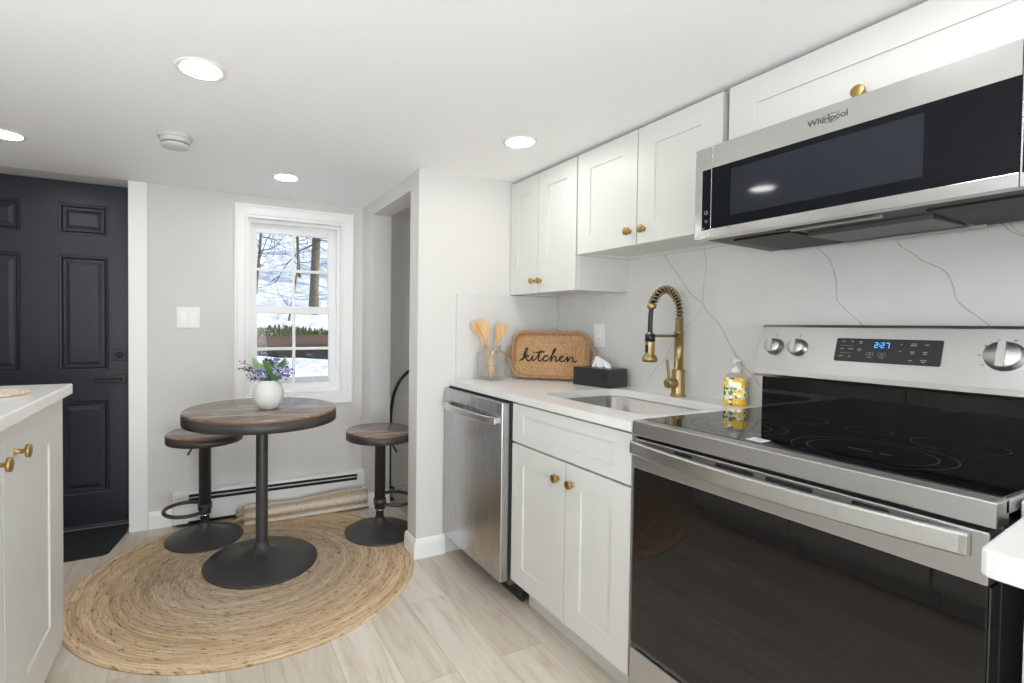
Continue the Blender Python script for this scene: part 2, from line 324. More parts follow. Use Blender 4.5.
# ------------------------------------------------------------------ mesh helpers
class MB:
    def __init__(s): s.bm = bmesh.new(); s.m = 0
    def face(s, pts):
        try:
            f = s.bm.faces.new([s.bm.verts.new(p) for p in pts]); f.material_index = s.m; return f
        except ValueError: return None
    def box(s, x0, x1, y0, y1, z0, z1, bev=0, seg=2):
        b = bmesh.new(); bmesh.ops.create_cube(b, size=1)
        for v in b.verts: v.co = Vector(((x0 + x1) / 2 + v.co.x * (x1 - x0), (y0 + y1) / 2 + v.co.y * (y1 - y0), (z0 + z1) / 2 + v.co.z * (z1 - z0)))
        if bev: bmesh.ops.bevel(b, geom=list(b.edges), offset=bev, segments=seg, profile=.5, affect='EDGES')
        s.add(b); return s
    def add(s, b, mtx=None):
        if mtx: bmesh.ops.transform(b, matrix=mtx, verts=b.verts)
        mp = {v: s.bm.verts.new(v.co) for v in b.verts}
        for f in b.faces:
            try:
                nf = s.bm.faces.new([mp[v] for v in f.verts]); nf.material_index = s.m; nf.smooth = f.smooth
            except ValueError: pass
        b.free(); return s
    def lathe(s, prof, c=(0, 0, 0), seg=40, mtx=None, sx=1, sy=1):
        b = bmesh.new(); rings = []
        for r, z in prof:
            if r < 1e-6: rings.append([b.verts.new((0, 0, z))])
            else: rings.append([b.verts.new((r * sx * math.cos(2 * PI * i / seg), r * sy * math.sin(2 * PI * i / seg), z)) for i in range(seg)])
        for A, B in zip(rings, rings[1:]):
            for i in range(seg):
                j = (i + 1) % seg
                q = [A[i % len(A)], A[j % len(A)], B[j % len(B)], B[i % len(B)]]
                q = list(dict.fromkeys(q))
                if len(q) > 2: f = b.faces.new(q); f.smooth = True
        s.add(b, Matrix.Translation(c) @ (mtx or Matrix.Identity(4))); return s
    def cyl(s, p, q, r, seg=20, r2=None):
        p, q = Vector(p), Vector(q); d = q - p; h = d.length; r2 = r if r2 is None else r2
        m_ = d.to_track_quat('Z', 'Y').to_matrix().to_4x4()
        e = min(r, r2, h / 2) * .12
        return s.lathe([(0, 0), (r - e, 0), (r, e), (r2, h - e), (r2 - e, h), (0, h)], p, seg, m_)
    def tube(s, pts, r, seg=10, closed=False):
        pts = [Vector(p) for p in pts]; n = len(pts); b = bmesh.new(); rings = []
        up = None
        for i in range(n):
            if closed: t = pts[(i + 1) % n] - pts[i - 1]
            else: t = pts[min(i + 1, n - 1)] - pts[max(i - 1, 0)]
            t.normalize()
            if up is None: up = t.orthogonal().normalized()
            up = (up - t * up.dot(t)); up.normalize()
            sd = t.cross(up); rr = r[i] if isinstance(r, (list, tuple)) else r
            rings.append([b.verts.new(pts[i] + (up * math.cos(2 * PI * k / seg) + sd * math.sin(2 * PI * k / seg)) * rr) for k in range(seg)])
        for i in range(n if closed else n - 1):
            A, B = rings[i], rings[(i + 1) % n]
            # best twist alignment for the closing ring
            o = 0
            if closed and i == n - 1: o = min(range(seg), key=lambda q: (A[0].co - B[q].co).length)
            for k in range(seg):
                f = b.faces.new([A[k], A[(k + 1) % seg], B[(k + 1 + o) % seg], B[(k + o) % seg]]); f.smooth = True
        if not closed:
            b.faces.new(rings[0][::-1]); b.faces.new(rings[-1])
        s.add(b); return s
    def prism(s, poly, z0, z1, bev=0, mtx=None):
        """extrude a 2D outline (x, y) from z0 to z1"""
        b = bmesh.new(); vs = [b.verts.new((x, y, z0)) for x, y in poly]
        f = b.faces.new(vs); r = bmesh.ops.extrude_face_region(b, geom=[f])
        for v in r['geom']:
            if isinstance(v, bmesh.types.BMVert): v.co.z = z1
        bmesh.ops.recalc_face_normals(b, faces=b.faces)
        if bev:
            ed = [e for e in b.edges if abs(e.verts[0].co.z - e.verts[1].co.z) < 1e-6]
            bmesh.ops.bevel(b, geom=ed, offset=bev, segments=2, profile=.5, affect='EDGES')
        s.add(b, mtx); return s
    def grid_panel(s, us, vs, depth, cells, mtx):
        """slab front in (u, v, w): w=0 is the front, +w goes back. cells: {(i, j): [(inset, depth), ...]} nested loops"""
        b = bmesh.new()
        U0, U1, V0, V1 = us[0], us[-1], vs[0], vs[-1]
        for i in range(len(us) - 1):
            for j in range(len(vs) - 1):
                u0, u1, v0, v1 = us[i], us[i + 1], vs[j], vs[j + 1]
                lp = [(0, 0)] + cells.get((i, j), [])
                prev = None
                for ins, dp in lp:
                    cur = [b.verts.new((u0 + ins, v0 + ins, dp)), b.verts.new((u1 - ins, v0 + ins, dp)), b.verts.new((u1 - ins, v1 - ins, dp)), b.verts.new((u0 + ins, v1 - ins, dp))]
                    if prev:
                        for k in range(4): b.faces.new([prev[k], prev[(k + 1) % 4], cur[(k + 1) % 4], cur[k]])
                    prev = cur
                b.faces.new(prev)
        c = [(U0, V0), (U1, V0), (U1, V1), (U0, V1)]
        for k in range(4):
            a, d = c[k], c[(k + 1) % 4]
            b.faces.new([b.verts.new((a[0], a[1], depth)), b.verts.new((d[0], d[1], depth)), b.verts.new((d[0], d[1], 0)), b.verts.new((a[0], a[1], 0))])
        b.faces.new([b.verts.new((x, y, depth)) for x, y in reversed(c)])
        bmesh.ops.remove_doubles(b, verts=b.verts, dist=1e-6)
        s.add(b, mtx); return s
    def build(s, name, mats, parent=None, smooth=None, local=False):
        bmesh.ops.recalc_face_normals(s.bm, faces=s.bm.faces)
        me = bpy.data.meshes.new(name)
        off = Vector((0, 0, 0))
        if parent is not None and not local:
            p = parent
            while p is not None: off += p.location; p = p.parent
        if off.length: bmesh.ops.translate(s.bm, vec=-off, verts=s.bm.verts)
        s.bm.to_mesh(me); s.bm.free()
        for m_ in (mats if isinstance(mats, (list, tuple)) else [mats]): me.materials.append(m_)
        o = bpy.data.objects.new(name, me); COL.objects.link(o)
        if parent is not None: o.parent = parent
        if smooth: me.shade_smooth()
        return o

def thing(name, label, cat, loc=(0, 0, 0), group=None, kind=None):
    o = bpy.data.objects.new(name, None); COL.objects.link(o); o.location = loc; o.empty_display_size = .1
    return tag(o, label, cat, group, kind)
def tag(o, label, cat, group=None, kind=None):
    o['label'] = label; o['category'] = cat
    if group: o['group'] = group
    if kind: o['kind'] = kind
    return o
def lab(o, label): o['label'] = label; return o
def recentre(o):
    """put a single-mesh thing's origin at its base centre"""
    me = o.data; xs = [v.co for v in me.vertices]
    c = Vector(((min(v.x for v in xs) + max(v.x for v in xs)) / 2, (min(v.y for v in xs) + max(v.y for v in xs)) / 2, min(v.z for v in xs)))
    me.transform(Matrix.Translation(-c)); o.location = c; return o
def struct(o, label, cat): return tag(o, label, cat, kind='structure')
def rrect(x0, x1, y0, y1, r, n=6):
    P = []
    for cx, cy, a0 in ((x1 - r, y1 - r, 0), (x0 + r, y1 - r, PI / 2), (x0 + r, y0 + r, PI), (x1 - r, y0 + r, 3 * PI / 2)):
        for k in range(n + 1):
            a = a0 + PI / 2 * k / n; P.append((cx + r * math.cos(a), cy + r * math.sin(a)))
    return P
def frameM(o, u, v, w_):
    return Matrix(((u[0], v[0], w_[0], o[0]), (u[1], v[1], w_[1], o[1]), (u[2], v[2], w_[2], o[2]), (0, 0, 0, 1)))
def text_mesh(txt, size, depth, mtx, extra=0):
    cu = bpy.data.curves.new('t', 'FONT'); cu.body = txt; cu.size = size; cu.extrude = depth; cu.align_x = 'CENTER'; cu.align_y = 'CENTER'; cu.offset = extra
    o = bpy.data.objects.new('t', cu); COL.objects.link(o)
    dg = bpy.context.evaluated_depsgraph_get(); dg.update()
    me = bpy.data.meshes.new_from_object(o.evaluated_get(dg))
    bpy.data.objects.remove(o); bpy.data.curves.remove(cu)
    b = bmesh.new(); b.from_mesh(me); bpy.data.meshes.remove(me)
    bmesh.ops.transform(b, matrix=mtx, verts=b.verts); return b
def smoothpath(P, n=6):
    P = [Vector(p) for p in P]; out = []
    for i in range(len(P) - 1):
        a = P[max(i - 1, 0)]; b = P[i]; c = P[i + 1]; d = P[min(i + 2, len(P) - 1)]
        for k in range(n):
            t = k / n
            out.append(.5 * ((2 * b) + (c - a) * t + (2 * a - 5 * b + 4 * c - d) * t * t + (3 * b - a - 3 * c + d) * t ** 3))
    out.append(P[-1]); return out
def ray(u, v):
    return RT * ((u - 444.17) / F) + UP * ((335.26 - v) / F) + FW
def at_x(u, v, x): d = ray(u, v); return CAM + d * ((x - CAM.x) / d.x)

# faces: local (u, v, w) -> world for cabinet fronts
def front_negx(x, y_hi):   # front faces -X; u runs toward -Y, w goes back (+X)
    return frameM((x, y_hi, 0), (0, -1, 0), (0, 0, 1), (1, 0, 0))
def front_posx(x, y_lo):   # front faces +X; u runs toward +Y, w goes back (-X)
    return frameM((x, y_lo, 0), (0, 1, 0), (0, 0, 1), (-1, 0, 0))
def shaker(name, parent, mtx, wdt, z0, z1, stile=.057, rail=None, rec=.0055, th=.02, mt=None):
    rail = rail or stile
    b = MB()
    us = [0, stile, wdt - stile, wdt]; vs = [z0, z0 + rail, z1 - rail, z1]
    b.grid_panel(us, vs, th, {(1, 1): [(.0005, rec)]}, mtx)
    return b.build(name, mt or m_cab, parent)
def knob(parent, p, d, name='knob', r=.0155, L=.027):
    p, d = Vector(p), Vector(d).normalized()
    m_ = d.to_track_quat('Z', 'Y').to_matrix().to_4x4()
    b = MB(); b.lathe([(0, -.001), (.009, -.001), (.009, .002), (.006, .004), (.0055, L - .012), (.008, L - .011), (r, L - .009), (r, L - .001), (r - .0015, L), (0, L)], p, 24, m_)
    return b.build(name, m_brass, parent)

# ================================================================== STRUCTURE
CEIL = 1.99; YF = 2.209; YB = -2.7; XL = -2.43; XR = .715; XC = -.182; YC = 1.234
b = MB(); b.box(XL - .2, XR + .2, YB - .2, YF + .22, -.12, 0)
struct(b.build('floor', m_floor), 'pale greyish oak plank floor of the kitchen', 'floor')
b = MB(); b.box(XL - .2, XR + .2, YB - .2, YF + .22, CEIL, CEIL + .14)
struct(b.build('ceiling', m_ceil), 'flat white painted ceiling with recessed lights', 'ceiling')
# back wall with the door and the window openings
DX0, DX1, DZ = -2.405, -1.54, 1.989
WX0, WX1, WZ0, WZ1 = -.925, -.318, .735, 1.866
b = MB()
for x0, x1, z0, z1 in ((XL - .2, DX0, 0, CEIL), (DX0, DX1, DZ, CEIL), (DX1, WX0, 0, CEIL), (WX0, WX1, 0, WZ0), (WX0, WX1, WZ1, CEIL), (WX1, XR + .2, 0, CEIL)):
    b.box(x0, x1, YF, YF + .20, z0, z1)
struct(b.build('wall_back', m_wall), 'light grey back wall around the window and the navy door', 'wall')
b = MB(); b.box(XR, XR + .2, YB, YF, 0, CEIL)
struct(b.build('wall_right', m_wall), 'wall behind the kitchen cabinets and the range', 'wall')
b = MB(); b.box(XL - .2, XL, YB, -1.63, 0, CEIL); b.box(XL - .2, XL, -.27, YF, 0, CEIL); b.box(XL - .2, XL, -1.63, -.27, 0, 1.04); b.box(XL - .2, XL, -1.63, -.27, 1.88, CEIL)
struct(b.build('wall_left', m_wall), 'grey side wall beyond the island, beside the navy door', 'wall')
b = MB(); b.box(XL - .2, -1.87, YB - .2, YB, 0, CEIL); b.box(-.13, XR + .2, YB - .2, YB, 0, CEIL); b.box(-1.87, -.13, YB - .2, YB, 1.92, CEIL); b.box(-1.87, -.13, YB - .2, YB, 0, .03)
struct(b.build('wall_front', m_wall), 'grey wall opposite the window', 'wall')
# wall end beside the dishwasher, the stub by the window and the header over the opening
XW = XC + .13
b = MB()
b.box(XC, XW, YC, YC + .112, 0, CEIL); b.box(XW, XR, YC, YC + .112, 0, CEIL)
b.box(XC, XW, 2.0, YF, 0, CEIL); b.box(XC, XW, YC + .112, 2.0, 1.905, CEIL)
struct(b.build('wall_end', m_wall), 'pale wall end beside the dishwasher with the opening behind it', 'wall')
b = MB(); b.box(XW + .001, XR, YF - .012, YF, .0, CEIL); b.box(XR - .012, XR, YC + .112, YF, 0, CEIL)
struct(b.build('wall_alcove', m_alc), 'shaded grey wall inside the side alcove', 'wall')
b = MB(); b.box(XW + .01, XR - .02, YF - .05, YF - .012, .66, .705, .003); b.box(XW + .01, XR - .02, YF - .03, YF - .012, 0, .07, .003)
struct(b.build('trim_1', m_alc), 'grey ledge and baseboard in the side alcove', 'trim')

gd = thing('door_added', 'white framed sliding glass door added for fill light opposite the window', 'door', (-1.0, YB - .1, .03), kind='structure')  # unseen door, added to let the rear fill lamp in
for x0, x1, yy in ((-1.87, -.98, YB - .15), (-1.02, -.13, YB - .19)):
    b = MB()
    b.box(x0, x0 + .05, yy, yy + .035, .03, 1.92); b.box(x1 - .05, x1, yy, yy + .035, .03, 1.92); b.box(x0 + .05, x1 - .05, yy, yy + .035, .03, .10); b.box(x0 + .05, x1 - .05, yy, yy + .035, 1.86, 1.92)
    f_ = b.build('frame', m_trim, gd)
    b = MB(); b.box(x0 + .045, x1 - .045, yy + .015, yy + .018, .095, 1.865); b.build('glass_pane', m_pane, f_)
gw = thing('window_added', 'white framed side window added for fill light above the island', 'window', (XL - .1, -.95, 1.04), kind='structure')  # unseen window, added to let the side fill lamp in
b = MB(); y0, y1, xx = -1.63, -.27, XL - .13
b.box(xx, xx + .05, y0, y0 + .05, 1.04, 1.88); b.box(xx, xx + .05, y1 - .05, y1, 1.04, 1.88); b.box(xx, xx + .05, y0 + .05, y1 - .05, 1.04, 1.09); b.box(xx, xx + .05, y0 + .05, y1 - .05, 1.83, 1.88); b.box(xx, xx + .05, -.975, -.925, 1.09, 1.83)
f_ = b.build('frame', m_trim, gw)
b = MB(); b.box(xx + .02, xx + .024, y0 + .045, y1 - .045, 1.085, 1.835); b.build('glass_pane', m_pane, f_)
# baseboards (moulded profile)
def baseboard(name, runs, label):
    b = MB()
    prof = [(0, 0), (.014, 0), (.014, .075), (.010, .088), (.006, .096), (.003, .10), (0, .10)]
    for (x0, y0), (x1, y1), n_ in runs:
        d = Vector((x1 - x0, y1 - y0, 0)); L_ = d.length; d.normalize()
        b.prism(prof, 0, L_, mtx=frameM((x0, y0, 0), (n_[0], n_[1], 0), (0, 0, 1), d))
    return struct(b.build(name, m_trim), label, 'baseboard')
baseboard('baseboard_back', [((-1.445, YF), (-1.325, YF), (0, -1))], 'white baseboard under the back wall next to the door casing')
baseboard('baseboard_column', [((XC, YC), (-.02, YC), (0, -1)), ((XC, YC - .014), (XC, YC + .126), (-1, 0)), ((XC, 1.986), (XC, YF - .015), (-1, 0)), ((XC, 2.0), (XW, 2.0), (0, -1)), ((XC, YC + .112), (XW, YC + .112), (0, 1))],
          'white baseboard wrapping the wall end beside the dishwasher')

# door casing
b = MB(); b.box(-1.540, -1.447, YF - .018, YF, 0, CEIL - .002, .003); b.box(DX1 - .002, DX1 + .0, YF, YF + .14, 0, DZ)
struct(b.build('trim_2', m_trim), 'white flat casing at the right of the navy door', 'trim')

# navy six panel door
DYF = 2.36
door = thing('door_1', 'navy blue six panel entry door in the corner', 'door', ((DX0 + DX1) / 2, DYF, 0), kind='structure')
mtx = frameM((DX0, DYF, 0), (1, 0, 0), (0, 0, 1), (0, 1, 0))
DW_ = DX1 - .004 - DX0
pw = .236; s_ = .112; ms = DW_ - 2 * s_ - 2 * pw
us = [0, s_, s_ + pw, s_ + pw + ms, DW_ - s_, DW_]
vs = [.022, .205, .742, .915, 1.572, 1.688, 1.863, 1.984]
lp = [(.004, .004), (.012, .005), (.016, .001), (.022, .009), (.034, .009), (.052, .002)]
cells = {(i, j): lp for i in (1, 3) for j in (1, 3, 5)}
b = MB(); b.grid_panel(us, vs, .044, cells, mtx); b.build('leaf', m_door, door)
b = MB(); b.box(DX0, DX1 - .004, DYF - .004, DYF + .03, .006, .022, .002); lab(b.build('door_sweep', m_darkmetal, door), 'dull metal sweep strip under the door')
for nm, z in (('deadbolt', 1.004), ('lever_handle', .858)):
    b = MB(); cx = -1.602
    b.box(cx - .033, cx + .033, DYF - .009, DYF, z - .033, z + .033, .003)
    if nm == 'deadbolt':
        b.cyl((cx, DYF - .009, z), (cx, DYF - .02, z), .018); b.box(cx - .005, cx + .005, DYF - .036, DYF - .018, z - .014, z + .014, .003)
    else:
        b.cyl((cx, DYF - .009, z), (cx, DYF - .05, z), .011); b.box(cx - .125, cx + .012, DYF - .060, DYF - .044, z - .010, z + .008, .004)
    b.build(nm, m_blackp, door)

# window: casing, jambs, two sashes
win = thing('window_1', 'white double hung window with four over four panes', 'window', ((WX0 + WX1) / 2, YF, WZ0), kind='structure')
b = MB()
o = .066
cp = [(0, 0), (0, .006), (.006, .011), (.016, .013), (.045, .015), (.058, .020), (o, .018), (o, 0)]   # casing profile: from inner edge outward
def casing(b, side):
    X0, X1, Z0, Z1 = WX0, WX1, WZ0, WZ1
    inn = {'L': [(X0, Z0), (X0, Z1)], 'R': [(X1, Z1), (X1, Z0)], 'T': [(X0, Z1), (X1, Z1)], 'B': [(X1, Z0), (X0, Z0)]}[side]
    nx = {'L': (-1, 0), 'R': (1, 0), 'T': (0, 1), 'B': (0, -1)}[side]
    t = Vector((inn[1][0] - inn[0][0], inn[1][1] - inn[0][1])).normalized()
    rows = []
    for q, h in cp:
        a = (inn[0][0] + nx[0] * q - t[0] * q, inn[0][1] + nx[1] * q - t[1] * q); e = (inn[1][0] + nx[0] * q + t[0] * q, inn[1][1] + nx[1] * q + t[1] * q)
        rows.append(((a[0], YF - h, a[1]), (e[0], YF - h, e[1])))
    for A, B in zip(rows, rows[1:]): b.face([A[0], A[1], B[1], B[0]])
for s in 'LRTB': casing(b, s)
bmesh.ops.remove_doubles(b.bm, verts=b.bm.verts, dist=1e-5)
b.build('casing', m_trim, win)
b = MB()   # jamb liner with stops
for x0, x1, z0, z1 in ((WX0, WX0 + .012, WZ0, WZ1), (WX1 - .012, WX1, WZ0, WZ1), (WX0 + .012, WX1 - .012, WZ1 - .012, WZ1), (WX0 + .012, WX1 - .012, WZ0, WZ0 + .012)):
    b.box(x0, x1, YF - .007, YF + .2, z0, z1)
for x0, x1, z0, z1 in ((WX0 + .012, WX0 + .030, WZ0 + .03, WZ1 - .032), (WX1 - .030, WX1 - .012, WZ0 + .03, WZ1 - .032), (WX0 + .012, WX1 - .012, WZ1 - .032, WZ1 - .012), (WX0 + .012, WX1 - .012, WZ0 + .012, WZ0 + .030)):
    b.box(x0, x1, YF + .045, YF + .075, z0, z1, .002)
b.build('jamb', m_trim, win)
def sash(nm, y, z0, z1, bot, top, label):
    X0, X1 = WX0 + .014, WX1 - .014; st = .059; mw_ = .018
    b = MB()
    b.box(X0, X0 + st, y, y + .035, z0, z1, .003); b.box(X1 - st, X1, y, y + .035, z0, z1, .003)
    b.box(X0 + st, X1 - st, y, y + .035, z0, z0 + bot, .003); b.box(X0 + st, X1 - st, y, y + .035, z1 - top, z1, .003)
    xm = (X0 + X1) / 2; zm = (z0 + bot + z1 - top) / 2
    b.box(xm - mw_ / 2, xm + mw_ / 2, y + .006, y + .028, z0 + bot, z1 - top, .003)
    b.box(X0 + st, X1 - st, y + .007, y + .027, zm - mw_ / 2, zm + mw_ / 2, .003)
    s = lab(b.build(nm, m_trim, win), label)
    b = MB(); b.box(X0 + st - .004, X1 - st + .004, y + .015, y + .018, z0 + bot - .004, z1 - top + .004)
    b.build('glass_pane', m_pane, s)
sash('lower_sash', YF + .077, WZ0 + .022, 1.312, .046, .05, 'lower sash with two rows of panes')
sash('upper_sash', YF + .114, 1.262, WZ1 - .02, .05, .062, 'upper sash, set behind the lower one')

# backsplash slab with its veins
b = MB(); b.box(.695, XR, -1.6, YC - .018, .885, 1.53)
veins = [
 ([(660, 249), (666, 258), (674, 269), (681.6, 279.9), (690.4, 293), (702.5, 304), (708, 312.8), (716.8, 321.6), (724.5, 333.7), (731, 347), (742, 364.5), (753, 375.5), (760, 386)], .0030),
 ([(704, 249), (706.6, 268), (703.6, 285), (702.5, 304)], .0018), ([(702.5, 308.5), (691.5, 321.6), (675, 338), (666, 358), (654, 371), (645, 386)], .0016),
 ([(815.7, 247), (823, 253), (830, 261), (836, 280), (837, 299), (845, 309), (856, 319), (864, 326)], .0022),
 ([(896.7, 239), (901.5, 246.7), (913.4, 253.9), (923, 261), (944, 270.5), (952.7, 284.8), (956.3, 299), (968, 309.9), (980, 318), (990, 326)], .0022),
 ([(1000, 222), (1011, 231), (1021, 235), (1040, 240)], .0018), ([(1010, 222), (1016, 230), (1030, 236)], .0014),
 ([(600.8, 297), (602, 305), (604, 313)], .0014), ([(612, 350), (615, 357), (618.5, 366)], .0012)]
b.m = 1
for pts, wd in veins:
    P = smoothpath([at_x(u, v, .6945) for u, v in pts], 5)
    L_, R_ = [], []
    for i, p in enumerate(P):
        t = (P[min(i + 1, len(P) - 1)] - P[max(i - 1, 0)]).normalized(); n_ = Vector((0, -t.z, t.y))
        wv = wd * (.9 + .9 * random.random()) / 2
        L_.append(p + n_ * wv); R_.append(p - n_ * wv)
    for i in range(len(P) - 1): b.face([L_[i], L_[i + 1], R_[i + 1], R_[i]])
b.m = 0
b.box(.033, .695, YC - .018, YC, .914, 1.366, .002)
struct(b.build('trim_3', [m_splash, m_vein]), 'white quartz backsplash with thin grey veins', 'backsplash')

# ================================================================== CEILING LIGHTS
spots = [(-1.168, .658, 'recessed ceiling light over the walkway, large in view before the smoke detector', 0),
         (-.758, 1.723, 'recessed ceiling light nearest the window', 0),
         (.063, .705, 'recessed ceiling light in front of the double-door wall cabinet', 0),
         (-1.92, 1.646, 'recessed ceiling light near the navy door', 0),
         (-.02, -.50, 'recessed ceiling light over the range, cut by the photo top', 0),
         (-1.15, -.50, 'recessed ceiling light over the walkway between island and range', 0),
         (-1.95, -1.4, 'unseen recessed ceiling light added past the far end of the island', 0), (-1.05, -1.75, 'unseen recessed ceiling light added in front of the added glass door', 0)]  # these two lamps are out of view, added for brightness
l0 = None
for i, (x, y, lb, _) in enumerate(spots):
    if l0 is None:
        l0 = thing('ceiling_light', lb, 'ceiling light', (0, 0, 0), 'recessed ceiling lights')
        b = MB(); b.lathe([(.058, -.002), (.066, -.005), (.073, -.003), (.074, .0), (.058, 0)], (0, 0, 0), 40); lab(b.build('trim_ring', m_white_pl, l0, local=True), 'white trim ring')
        b = MB(); b.lathe([(0, -.0035), (.056, -.0035), (.0585, -.0015), (.0585, 0)], (0, 0, 0), 40); lab(b.build('diffuser', m_lamp, l0, local=True), 'glowing round diffuser')
        o = l0
    else:
        o = l0.copy(); COL.objects.link(o)
        for ch in list(l0.children):
            c = ch.copy(); COL.objects.link(c); c.parent = o
    o.location = (x, y, CEIL); o['label'] = lb

# smoke detector
sd = thing('smoke_detector', 'round white smoke detector on the ceiling', 'smoke detector', (-1.268, 1.33, CEIL))
b = MB(); b.lathe([(0, 0), (.066, 0), (.068, -.004), (.066, -.012), (0, -.012)], (-1.268, 1.33, CEIL), 40); b.build('base', m_detector, sd)
b = MB(); b.lathe([(0, -.012), (.058, -.012), (.060, -.016), (.058, -.028), (.050, -.030), (.050, -.036), (.056, -.037), (.052, -.046), (.030, -.050), (0, -.050)], (-1.268, 1.33, CEIL), 40); b.build('cover', m_detector, sd)
b = MB()
for k in range(24):
    a = 2 * PI * k / 24; c, s = math.cos(a), math.sin(a)
    b.tube([(-1.268 + .0505 * math.cos(a + q), 1.33 + .0505 * math.sin(a + q), CEIL - .033) for q in (-.08, .08)], .0028, 6)
lab(b.build('vent', m_gasket, sd), 'dark vent slots')

# ================================================================== BASE RUN
# countertop with the sink cut-out
CT0, CT1 = .884, .914
b = MB()
SX0, SX1, SY0, SY1 = .125, .560, .055, .625
outer = [(0.0, .003), (.695, .003), (.695, YC - .001), (0.0, YC - .001)]
hole = rrect(SX0, SX1, SY0, SY1, .075, 8)
bm = bmesh.new()
def ring(pts, z): return [bm.verts.new((x, y, z)) for x, y in pts]
for z in (CT0, CT1):
    vo, vh = ring(outer, z), ring(hole, z)
    eds = [bm.edges.new((vo[i], vo[(i + 1) % 4])) for i in range(4)] + [bm.edges.new((vh[i], vh[(i + 1) % len(vh)])) for i in range(len(vh))]
    bmesh.ops.triangle_fill(bm, use_beauty=True, use_dissolve=False, edges=eds)
    if z == CT0: a_o, a_h = vo, vh
    else:
        for A, B in ((a_o, vo), (a_h, vh)):
            for i in range(len(A)): bm.faces.new([A[i], A[(i + 1) % len(A)], B[(i + 1) % len(A)], B[i]])
b.add(bm)
ct = recentre(b.build('kitchen_countertop', m_quartz)); tag(ct, 'white quartz countertop holding the sink, left of the range', 'countertop')

# undermount sink
sk = thing('kitchen_sink', 'stainless steel undermount sink with rounded corners', 'sink', (.35, .34, .70))
b = MB(); bm = bmesh.new()
loops = []
for ins, z, r in ((-.018, CT0, .09), (.0, CT0, .075), (.006, CT0 - .006, .07), (.016, .74, .065), (.05, .715, .05), (.17, .708, .02)):
    loops.append([bm.verts.new((x, y, z)) for x, y in rrect(SX0 + ins, SX1 - ins, SY0 + ins, SY1 - ins, r, 8)])
for A, B in zip(loops, loops[1:]):
    for i in range(len(A)):
        f = bm.faces.new([A[i], A[(i + 1) % len(A)], B[(i + 1) % len(A)], B[i]]); f.smooth = True
bm.faces.new(loops[-1]); b.add(bm)
b.build('basin', m_sink, sk)
b = MB(); b.lathe([(0, .709), (.03, .709), (.043, .713), (.045, .709)], (.34, .34, 0), 30); lab(b.build('drain', m_chrome, sk), 'round chrome drain')

# sink base cabinet
YS = .663
sc_ = thing('base_cabinet', 'white shaker sink base cabinet between dishwasher and range', 'cabinet', (.35, .33, 0))
b = MB(); b.box(.034, .052, .006, YS - .002, .105, CT0); b.box(.034, .69, .006, .024, .105, CT0); b.box(.034, .69, YS - .02, YS - .002, .105, CT0); b.box(.052, .69, .024, YS - .02, .105, .123); b.box(.675, .69, .024, YS - .02, .123, .70)
b.build('body', m_cab, sc_)
b = MB(); b.box(.100, .116, .006, YS - .02, 0, .105); b.build('toe_kick', m_cab, sc_)
shaker('drawer_front', sc_, front_negx(.012, .655), .643, .716, .874, .073, .043)
for nm, yh, yl, ky in (('door', .655, .3165, .367), ('door', .3125, .012, .288)):
    d = shaker(nm, sc_, front_negx(.012, yh), yh - yl, .125, .707, .078, .078)
    knob(d, (.012, ky - .012, .642), (-1, 0, 0))

# dishwasher
dw = thing('dishwasher', 'stainless steel dishwasher at the end of the counter', 'dishwasher', (.3, .96, 0))
Y0, Y1 = .668, 1.226
b = MB(); b.box(.012, .66, Y0, Y1, .09, .872); b.build('body', m_darkmetal, dw)
b = MB(); b.box(-.032, .010, Y0 + .003, Y1 - .001, .108, .874, .004); b.build('door', m_ssd, dw)
b = MB(); b.box(.0, .02, Y0 + .001, Y1, .874, .8825); b.box(-.012, .012, Y0 + .004, Y1 - .01, .872, .8765); lab(b.build('control_strip', m_gasket, dw), 'black control strip on top of the door')
b = MB(); b.box(.080, .095, Y0 - .001, Y1 - .004, .004, .105, .002); b.box(.072, .080, Y0 - .001, Y0 + .018, .01, .095, .002); lab(b.build('kick_plate', m_blackp, dw), 'black kick plate')
b = MB()   # bowed towel-bar handle
bm = bmesh.new(); n = 24; rows = []
for i in range(n + 1):
    t = i / n; y = Y1 - .028 - t * (Y1 - Y0 - .062); bow = .048 * (1 - (2 * t - 1) ** 4) * .62 + .016
    x = -.032 - bow
    rows.append([bm.verts.new((x + dx, y, z)) for dx, z in ((0, .777), (-.003, .781), (-.003, .806), (0, .810), (.008, .806), (.008, .781))])
for A, B in zip(rows, rows[1:]):
    for k in range(6): bm.faces.new([A[k], A[(k + 1) % 6], B[(k + 1) % 6], B[k]])
bm.faces.new(rows[0]); bm.faces.new(rows[-1][::-1]); b.add(bm)
for y in (Y1 - .036, Y0 + .042): b.box(-.05, -.030, y - .010, y + .010, .782, .805, .002)
b.build('handle', m_sspol, dw)

# ================================================================== RANGE
rg = thing('electric_range', 'stainless steel electric range with black glass cooktop and oven door', 'range', (.3, -.381, 0))
RY0, RY1 = -.761, -.001
b = MB(); b.box(.045, .66, RY0 + .004, RY1 - .004, .06, .876); lab(b.build('body', m_darkmetal, rg), 'dark steel body sides')
b = MB(); b.box(.07, .60, RY0 + .03, RY1 - .03, 0, .06); b.build('base', m_blackp, rg)
